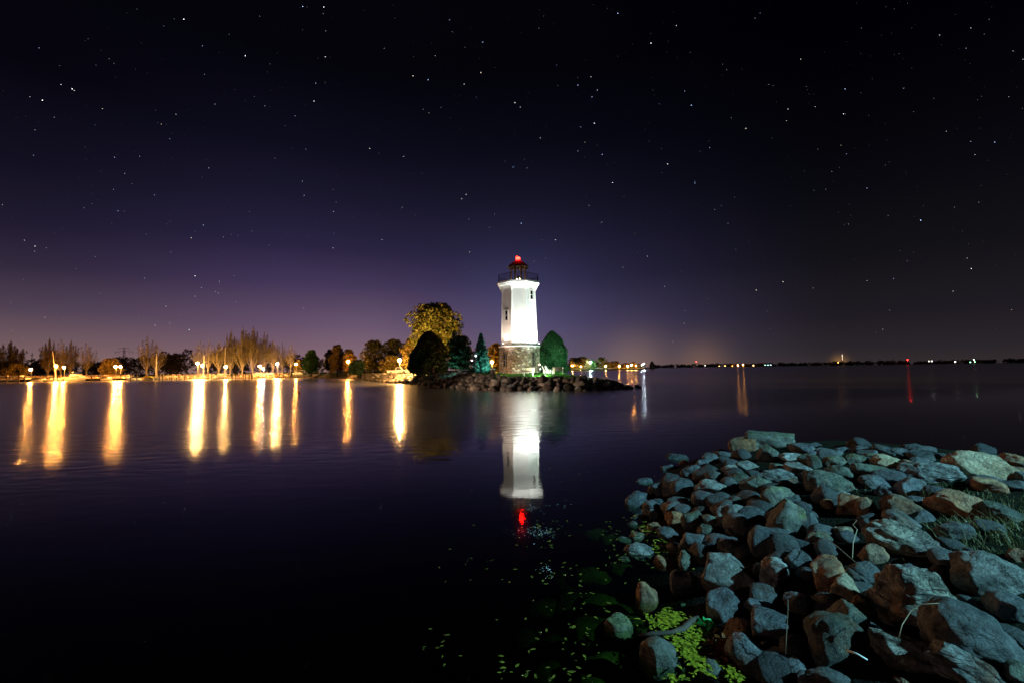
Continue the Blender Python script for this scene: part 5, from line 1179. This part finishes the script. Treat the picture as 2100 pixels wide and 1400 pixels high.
for i, r in enumerate(info):
    # pixel box of the visible part -> ellipsoid radii; the hidden underside goes a little further down
    sc0 = 1.04
    P, t = march(r['px'], r['py'], .12)
    for _ in range(2):
        dist = P.y / math.sqrt(1) ; a = r['w'] / 2 * P.y / F * sc0
        dep = math.atan2(CAMZ - P.z, math.hypot(P.x, P.y)); hh = r['h'] / 2 * P.y / F * sc0
        bq = a * (.8 if r['w'] < 95 else .62); cq = math.sqrt(max((hh ** 2 - (bq * math.sin(dep)) ** 2), 1e-6)) / math.cos(dep)
        if cq < .42 * a: cq = .42 * a; bq = max(.4 * a, math.sqrt(max(hh ** 2 - (cq * math.cos(dep)) ** 2, 1e-6)) / math.sin(dep)) if dep > .25 else bq
        P, t = march(r['px'], r['py'], cq * .35)
    # off-axis stretch of a rectilinear lens: radial size is larger by 1/cos
    va = math.atan2(P.x, P.y)
    rad = ICO
    sub = 5 if r['w'] > 95 else (4 if r['w'] > 34 else 3)
    V = rock_verts(100 + i * 7, sub, rnd.randint(8, 12) if r['boxy'] < .5 else 4, .58 if r['boxy'] < .15 and r['w'] < 95 else .66 if r['boxy'] < .15 else (.66 if r['boxy'] < .5 else .88), .05 if r['ty'] not in 'nv' else .09, r['boxy'])
    fx = Vector((math.sin(va), math.cos(va), 0)); rx = Vector((math.cos(va), -math.sin(va), 0))
    tl = math.radians(min(r['tilt'], 30) * .8 if r['tilt'] else rnd.uniform(-9, 12)); a *= 1 - abs(r['tilt']) * .005
    Rb = Matrix((rx, fx, Vector((0, 0, 1)))).transposed()
    Rt = Rb @ Matrix.Rotation(tl, 3, 'Y')
    W_ = V * np.array([a * math.cos(va) ** .5, bq, cq]); W_ = W_ @ np.array(Rt).T
    o = rock_obj('rock', W_, sub, RK[r['ty']], label=r['lab'] or auto_label(r), cat='rock', group='rocks of the near bank')
    o.location = P; r['P'] = P; r['o'] = o; r['rad'] = (a, bq, cq)
q_ = info[0]; P1 = info[1]['P']; k_ = (P1.y + .05) / q_['P'].y; q_['o'].location = at_y(q_['px'] + 2, q_['py'], P1.y + .05); q_['o'].scale = (k_, k_, k_); q_['P'] = q_['o'].location.copy()
# filler stones deeper in the gaps
base_f = []
for s in range(8):
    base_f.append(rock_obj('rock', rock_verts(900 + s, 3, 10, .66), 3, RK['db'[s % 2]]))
taken = [(r['P'].x, r['P'].y, r['rad'][0]) for r in info]
ff = [0] * 8; nf = 0; tries = 0
while nf < 70 and tries < 4000:
    tries += 1
    px = rnd.uniform(1290, 2095); py = rnd.uniform(915, 1395)
    P, t = march(px, py, 0)
    dd = bank_d(P.x, P.y)
    if dd < .05: continue
    if 1960 < px and 1000 < py < 1180: continue
    if any(math.hypot(P.x - x, P.y - y) < rr * .8 for x, y, rr in taken): continue
    k = nf % 8
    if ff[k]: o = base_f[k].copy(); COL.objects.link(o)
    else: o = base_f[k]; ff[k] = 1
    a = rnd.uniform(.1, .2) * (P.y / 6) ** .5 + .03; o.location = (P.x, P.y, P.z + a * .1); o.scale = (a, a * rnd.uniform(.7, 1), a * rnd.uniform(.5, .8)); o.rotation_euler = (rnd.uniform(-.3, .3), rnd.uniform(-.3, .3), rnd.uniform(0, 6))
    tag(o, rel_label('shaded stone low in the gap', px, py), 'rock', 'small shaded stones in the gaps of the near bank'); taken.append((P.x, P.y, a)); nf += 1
for k in range(8):
    if not ff[k]: bpy.data.objects.remove(base_f[k])
# submerged stones
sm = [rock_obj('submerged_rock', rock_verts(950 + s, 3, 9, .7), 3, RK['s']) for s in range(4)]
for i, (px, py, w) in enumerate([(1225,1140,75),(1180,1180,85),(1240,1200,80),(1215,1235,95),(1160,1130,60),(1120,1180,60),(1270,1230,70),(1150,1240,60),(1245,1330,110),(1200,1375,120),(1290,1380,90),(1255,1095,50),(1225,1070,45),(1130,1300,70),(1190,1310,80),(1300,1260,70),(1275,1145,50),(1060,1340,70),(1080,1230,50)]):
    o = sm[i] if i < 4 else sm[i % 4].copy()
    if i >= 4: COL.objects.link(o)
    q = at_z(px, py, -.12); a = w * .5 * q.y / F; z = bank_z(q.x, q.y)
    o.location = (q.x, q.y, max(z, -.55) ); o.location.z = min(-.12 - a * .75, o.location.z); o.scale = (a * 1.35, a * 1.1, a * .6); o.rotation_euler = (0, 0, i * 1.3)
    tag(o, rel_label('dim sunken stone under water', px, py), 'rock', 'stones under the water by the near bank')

# ------------------------------------------------------------------ rock armour of the lighthouse point
im = [rock_obj('rock', rock_verts(500 + s, 3, 11, .64, .06), 3, RK['y' if s in (1, 3, 6, 9) else 'x']) for s in range(12)]
def poly_walk(pts, step):
    out = []; 
    for (ax, ay), (bx, by) in zip(pts[:-1], pts[1:]):
        L_ = math.hypot(bx - ax, by - ay); n = max(1, int(L_ / step))
        for i in range(n): u = (i + rnd.random() * .6) / n; nx, ny = -(by - ay) / L_, (bx - ax) / L_; out.append((ax + (bx - ax) * u, ay + (by - ay) * u, nx, ny))
    return out
shore = PEN[2:14]
spots = []
for row, (off, zz) in enumerate([(0.1, .12), (.9, .5), (1.7, .9), (2.5, 1.3), (3.1, 1.6)]):
    for x, y, nx, ny in poly_walk(shore, .98):
        x2, y2 = x + nx * off, y + ny * off
        if pen_d(x2, y2) < -.3: x2, y2 = x - nx * off, y - ny * off
        if y > 85 and row > 3: continue
        a = rnd.uniform(.3, .68) if y < 90 else rnd.uniform(.45, .8)
        if rnd.random() < .12: a *= 1.35
        if row == 4: a *= .62
        if row == 3: a *= .85
        if x2 > 9.5 and row == 4: continue
        spots.append((x2 + rnd.uniform(-.25, .25), y2 + rnd.uniform(-.25, .25), row, a))
# ridge of the spit
for i in range(60):
    u = rnd.random(); x = 8.3 + 6 * u; y = 56.5 + rnd.uniform(-2.5, 3.2) * (1 - .6 * u); a = rnd.uniform(.4, .75) * (1 - .3 * u); spots.append((x, y, 3 if u < .6 else 2, a))
for x, y in [(15.6, 57.6), (16.3, 60.8)]: spots.append((x, y, 0, .38))
spots.sort(key=lambda s: -s[3] / s[1])
def island_px(x, y, z):
    v = RM.transposed() @ Vector((x, y, z - CAMZ)); return 1050 + F * v.x / -v.z, 700 - F * v.y / -v.z
segs = [(0, 770, 'at the marina end of the point'), (770, 812, 'left of the pickup truck'), (812, 846, 'below the parked truck'), (846, 915, 'below the dark cone evergreen'), (915, 955, 'below the standing person'), (955, 1000, 'below the blue spruce'), (1000, 1026, 'below the trash bin'), (1026, 1064, 'left below the stone base'), (1064, 1102, 'below the wooden bench'), (1102, 1130, 'below the white lawn chairs'), (1130, 1165, 'below the dark-backed bench'), (1165, 1205, 'at the start of the spit'), (1205, 1227, 'left of the middle of the bare spit'), (1227, 1250, 'right of the middle of the bare spit'), (1250, 2000, 'at the low tip of the spit')]
rows = ['at waterline', 'low on bank', 'mid bank', 'high on bank', 'at lawn edge']
ind = []; rest = []
for s in spots:
    x, y, row, a = s; px, py = island_px(x, y, .8); h = gz(x, y)
    (ind if (len(ind) < 128 and y < 70 and px > 850) else rest).append((px, x, y, row, a, h))
cells = {}
for q in ind:
    sg = next(i for i, g in enumerate(segs) if g[0] <= q[0] < g[1]); cells.setdefault((sg, q[3]), []).append(q)
ordn = ['leftmost', 'second from left', 'third from left', 'fourth from left', 'fifth from left', 'sixth from left', 'seventh from left', 'eighth from left', 'ninth from left', 'tenth from left', 'eleventh from left', 'twelfth from left', 'thirteenth from left', 'fourteenth from left', 'fifteenth from left', 'sixteenth from left', 'seventeenth from left', 'eighteenth from left']
cnt = 0; first_im = [True] * 12
for (sg, row), L_ in cells.items():
    L_.sort()
    for j, (px, x, y, rw, a, h) in enumerate(L_):
        k = cnt % 12
        if first_im[k]: o = im[k]; first_im[k] = False
        else: o = im[k].copy(); COL.objects.link(o)
        o.location = (x, y, max(h, 0) + a * (.1 if rw < 3 else -.4)); o.scale = (a * rnd.uniform(.85, 1.25), a * rnd.uniform(.7, 1), a * rnd.uniform(.55, .9)); o.rotation_euler = (rnd.uniform(-.5, .5), rnd.uniform(-.5, .5), rnd.uniform(0, 6))
        col_ = 'pale' if k in (1, 3, 6, 9) else 'brown'
        pos = 'the only one' if len(L_) == 1 else ordn[min(j, 17)]
        tag(o, f"{col_} boulder {rows[row]} {segs[sg][2]}, {pos}", 'rock', 'boulders armouring the lighthouse point'); cnt += 1
# the rest of the armour stone, too small and many to tell apart
UV = [rock_verts(600 + s, 2, 8, .66) for s in range(6)]
VV = []; FF = []; o_ = 0
extra = []
for x, y, nx, ny in poly_walk(shore, .5):
    for q in range(3):
        off = rnd.uniform(0, 3.8); s_ = 1
        if pen_d(x + nx * off, y + ny * off) < -.3: s_ = -1
        extra.append((0, x + nx * off * s_, y + ny * off * s_, 0, rnd.uniform(.16, .36), 0))
for px, x, y, row, a, h in rest + extra:
    h = gz(x, y); V = UV[rnd.randrange(6)] * np.array([a * rnd.uniform(.9, 1.2), a, a * rnd.uniform(.55, .85)])
    R_ = np.array(Euler((rnd.uniform(-.5, .5), rnd.uniform(-.5, .5), rnd.uniform(0, 6))).to_matrix()); V = V @ R_.T + np.array([x, y, max(h, 0) + a * .15])
    VV.append(V); FF.append(ICO[2][1] + o_); o_ += len(V)
o = npmesh('riprap', np.concatenate(VV), np.concatenate(FF), RK['x'], label='heaped small brown armour stones between the larger boulders of the lighthouse point', cat='riprap', kind='stuff')

# ------------------------------------------------------------------ leaves, twigs, grass on the near bank
def leaf_quads(name, pts, size, mat, label, cat, lift=.012, seed=1, spread=.15):
    rg = np.random.default_rng(seed); V = []; Fq = []
    for (x, y, z, s) in pts:
        a = rg.uniform(0, 2 * PI); u = np.array([math.cos(a), math.sin(a), rg.uniform(-spread, spread)]); w = np.array([-math.sin(a), math.cos(a), rg.uniform(-spread, spread)])
        c = np.array([x, y, z + lift]); L_ = size * s; o = len(V); k = rg.uniform(-.08, .15) * L_
        V += [c - u * L_, c - u * L_ * .3 + w * L_ * .42 + [0, 0, k], c + u * L_ * .45 + w * L_ * .34 + [0, 0, k], c + u * L_, c + u * L_ * .45 - w * L_ * .34 + [0, 0, k], c - u * L_ * .3 - w * L_ * .42 + [0, 0, k]]
        Fq += [(o, o + 1, o + 4, o + 5) if False else (o, o + 1, o + 5, o + 5)]
        Fq[-1] = (o, o + 1, o + 2, o + 3, o + 4, o + 5)
    return npmesh(name, np.array(V), np.array(Fq), mat, label=label, cat=cat, kind='stuff')
M['yleaf'] = leafmat('fallen_yellow_leaf', (.30, .34, .02), (.5, .45, .03), .15, .4)
M['oleaf'] = leafmat('dead_orange_leaf', (.4, .16, .03), (.3, .1, .02), .15, .6)
M['wleaf'] = leafmat('drifting_leaf', (.3, .34, .02), (.28, .27, .03), .15, .4)
for q_ in ('yleaf', 'oleaf', 'wleaf'):
    for n_ in M[q_].node_tree.nodes:
        if n_.type == 'TEX_NOISE': n_.inputs['Scale'].default_value = 28
        if n_.type == 'VALTORGB': n_.color_ramp.elements[0].color = (.10, .13, .01, 1) if q_ == 'yleaf' else (.04, .05, .01, 1) if q_ == 'wleaf' else (.1, .04, .01, 1)
rg = np.random.default_rng(11)
def scatter(pxs, z, jig=0.0):
    out = []
    for px, py in pxs:
        q = at_z(px, py, z); out.append((q.x, q.y, z + rg.uniform(0, jig), rg.uniform(.4, 1.6)))
    return out
def blob(cx, cy_, sx, sy, n, slope=0): 
    a = rg.normal(size=(n, 2)) * .5; return [(cx + u * sx, cy_ + v * sy + u * sx * slope) for u, v in a]
mat_pts = blob(1370, 1275, 45, 18, 260) + blob(1430, 1300, 26, 26, 170, .4) + blob(1412, 1335, 40, 30, 270, .7) + blob(1440, 1360, 30, 18, 60) + blob(1500, 1385, 26, 16, 60, .6) + blob(1370, 1130, 34, 14, 90, .4) + blob(1325, 1085, 30, 16, 60, .3) + blob(1435, 1165, 22, 12, 40, .3) + blob(1395, 1395, 40, 8, 26)
leaf_quads('leaf_litter', scatter(mat_pts, .03, .03), .026, M['yleaf'], 'patch of bright yellow-green fallen leaves floating between the near rocks', 'leaves', seed=2)
fl = blob(1110, 1090, 60, 30, 34) + blob(1200, 1200, 110, 90, 30) + blob(1120, 1170, 80, 60, 20) + blob(1160, 1300, 110, 60, 26) + blob(1150, 1385, 90, 30, 16) + blob(930, 1320, 80, 60, 12) + blob(1060, 1380, 50, 30, 8) + blob(1200, 960, 100, 40, 24) + blob(1262, 1110, 30, 50, 30) + blob(980, 1160, 80, 80, 12)
leaf_quads('floating_leaves', scatter([p for p in fl if p[1] < 1420], .004), .023, M['wleaf'], 'scattered yellow-green leaves drifting on the dark water in front', 'leaves', seed=3, spread=.04, lift=.006)
wl_ = blob(1108, 1092, 36, 14, 120) + blob(1085, 1040, 18, 8, 40) + blob(1118, 1168, 16, 12, 30) + blob(1160, 1036, 40, 12, 20) + blob(1060, 1088, 30, 8, 20)
M['foam'] = plain('foam_fleck', (.6, .62, .62), .25, bump=0)
leaf_quads('foam_flecks', scatter(wl_, .004), .009, M['foam'], 'tiny white flecks of foam glinting on the water near the red reflection', 'foam', seed=4, spread=.3, lift=.004)
om = []
for (px, py) in blob(1478, 1335, 20, 34, 80) + blob(1322, 1092, 22, 10, 30) + blob(1550, 1245, 20, 10, 0):
    P, t = march(px, py, .08); om.append((P.x, P.y, P.z + rg.uniform(0, .05), rg.uniform(.5, 1.2)))
leaf_quads('dead_leaves', om, .034, M['oleaf'], 'heap of orange-brown dead leaves between the lower rocks', 'leaves', seed=5, spread=.9)
# green crumpled leaf-like thing and driftwood by the leaf patch
q = at_z(1447, 1284, .06); m = MB(); 
for i in range(7):
    a = i * .9; m.add([(q.x, q.y, q.z), (q.x + .075 * math.cos(a), q.y + .1 * math.sin(a), q.z + .02 + .02 * math.sin(i * 2)), (q.x + .08 * math.cos(a + .5), q.y + .09 * math.sin(a + .5), q.z + .05), (q.x + .04 * math.cos(a + .8), q.y + .05 * math.sin(a + .8), q.z + .06)], [(0, 1, 2, 3)])
M['greenleaf'] = leafmat('fresh_green_leaf', (.02, .3, .08), (.03, .42, .12), .2, .35)
m.build('green_leaf', M['greenleaf'], label='crumpled bright green leaf lying beside the yellow leaf patch', cat='leaf')
P = [at_z(px, py, z) for px, py, z in [(1308, 1302, .0), (1340, 1298, .03), (1378, 1296, .05), (1402, 1288, .07), (1418, 1272, .09), (1432, 1264, .1)]]
m = MB(); m.tube(P, [.012, .02, .022, .03, .028, .014], 8); m.build('driftwood', M['darkwood'], smooth=True, label='dark wet curved stick lying across the yellow leaf patch', cat='stick')
def twig(pts, r, mat, lab, lift=.2):
    P = []
    for px, py, up in pts:
        q, t = march(px, py, up); P.append(q)
    m = MB(); m.tube(P, [r * (1.1 - .5 * i / len(P)) for i in range(len(P))], 6); m.build('twig', M[mat], smooth=True, label=lab, cat='twig')
twig([(1611, 1342, .15), (1613, 1300, .3), (1616, 1250, .42), (1616, 1228, .5)], .002, 'palewood', 'thin upright stem between the box-shaped boulder and the round one')
twig([(1748, 1143, .2), (1750, 1110, .26), (1758, 1085, .3), (1749, 1075, .34), (1757, 1066, .38)], .0035, 'palewood', 'crooked upright twig left of the big coarse ribbed boulder')
twig([(1688, 1098, .3), (1715, 1118, .26), (1745, 1144, .2), (1775, 1168, .16)], .003, 'wood', 'brown straight twig crossing the dark gap left of the ribbed boulder')
twig([(1738, 1333, .33), (1758, 1340, .32), (1779, 1352, .3)], .007, 'white', 'short pale twig lying on the round boulder at the bottom')
twig([(1842, 1310, .28), (1850, 1280, .34), (1868, 1252, .4), (1890, 1238, .42), (1925, 1236, .42)], .0028, 'palewood', 'long pale bent stem arching over the huge dark boulder')
# dry grass tufts and grassy patch at the right
rg = np.random.default_rng(21); V = []; Fq = []
def blades(cx, cy_, n, spread, hgt, lean=.5):
    for _ in range(n):
        px = cx + rg.normal() * spread; py = cy_ + rg.normal() * spread * .35
        P, t = march(px, py, 0); x, y, z = P; a = rg.uniform(0, 2 * PI); h = hgt * rg.uniform(.5, 1.2); w = .0035
        d = np.array([math.cos(a), math.sin(a), 0]) * h * rg.uniform(.1, 1) * lean; s = np.array([-math.sin(a), math.cos(a), 0]) * w
        p0 = np.array([x, y, z - .02]); p1 = p0 + d * .35 + [0, 0, h * .6]; p2 = p0 + d + [0, 0, h * .95]; o = len(V)
        V.extend([p0 - s, p0 + s, p1 + s * .8, p1 - s * .8, p2 + s * .2, p2 - s * .2]); Fq.extend([(o, o + 1, o + 2, o + 3), (o + 3, o + 2, o + 4, o + 5)])
blades(1965, 1105, 50, 20, .17, 1.2); blades(2025, 1095, 70, 30, .17, 1.2); blades(2075, 1110, 70, 34, .11, 1.2); blades(1905, 1018, 80, 22, .16); blades(1990, 1030, 420, 60, .07); blades(2060, 1050, 500, 60, .07); blades(1760, 1003, 24, 16, .1); blades(1990, 1145, 260, 60, .08, 1.3); blades(2040, 1075, 300, 50, .1, 1.6); blades(1960, 1100, 120, 30, .13, 1.8); blades(1950, 1010, 200, 60, .06, 1.3)
M['drygrass'] = leafmat('dry_grass_blade', (.16, .15, .05), (.24, .2, .09), .3, .6)
npmesh('dry_grass', np.array(V), np.array(Fq), M['drygrass'], label='tufts of thin dry grass growing between the rocks at the right edge', cat='grass', kind='stuff')
# gravel bits
rg = np.random.default_rng(31); VV = []; FF = []; o_ = 0
for cx, cy_, sx, sy, n in [(1945, 1132, 14, 12, 60), (1995, 1137, 30, 10, 70), (1890, 1012, 22, 10, 50), (2030, 1070, 40, 10, 60), (1772, 1000, 12, 4, 12)]:
    for u, v in rg.normal(size=(n, 2)) * .6:
        P, t = march(cx + u * sx, cy_ + v * sy, .01); s_ = rg.uniform(.005, .014)
        VV.append(UV[rnd.randrange(6)] * [s_, s_ * .8, s_ * .6] + np.array(P)); FF.append(ICO[2][1] + o_); o_ += len(UV[0])
npmesh('gravel', np.concatenate(VV), np.concatenate(FF), RK['y'], label='loose pale gravel chips between the rocks and grass at the right', cat='gravel', kind='stuff')
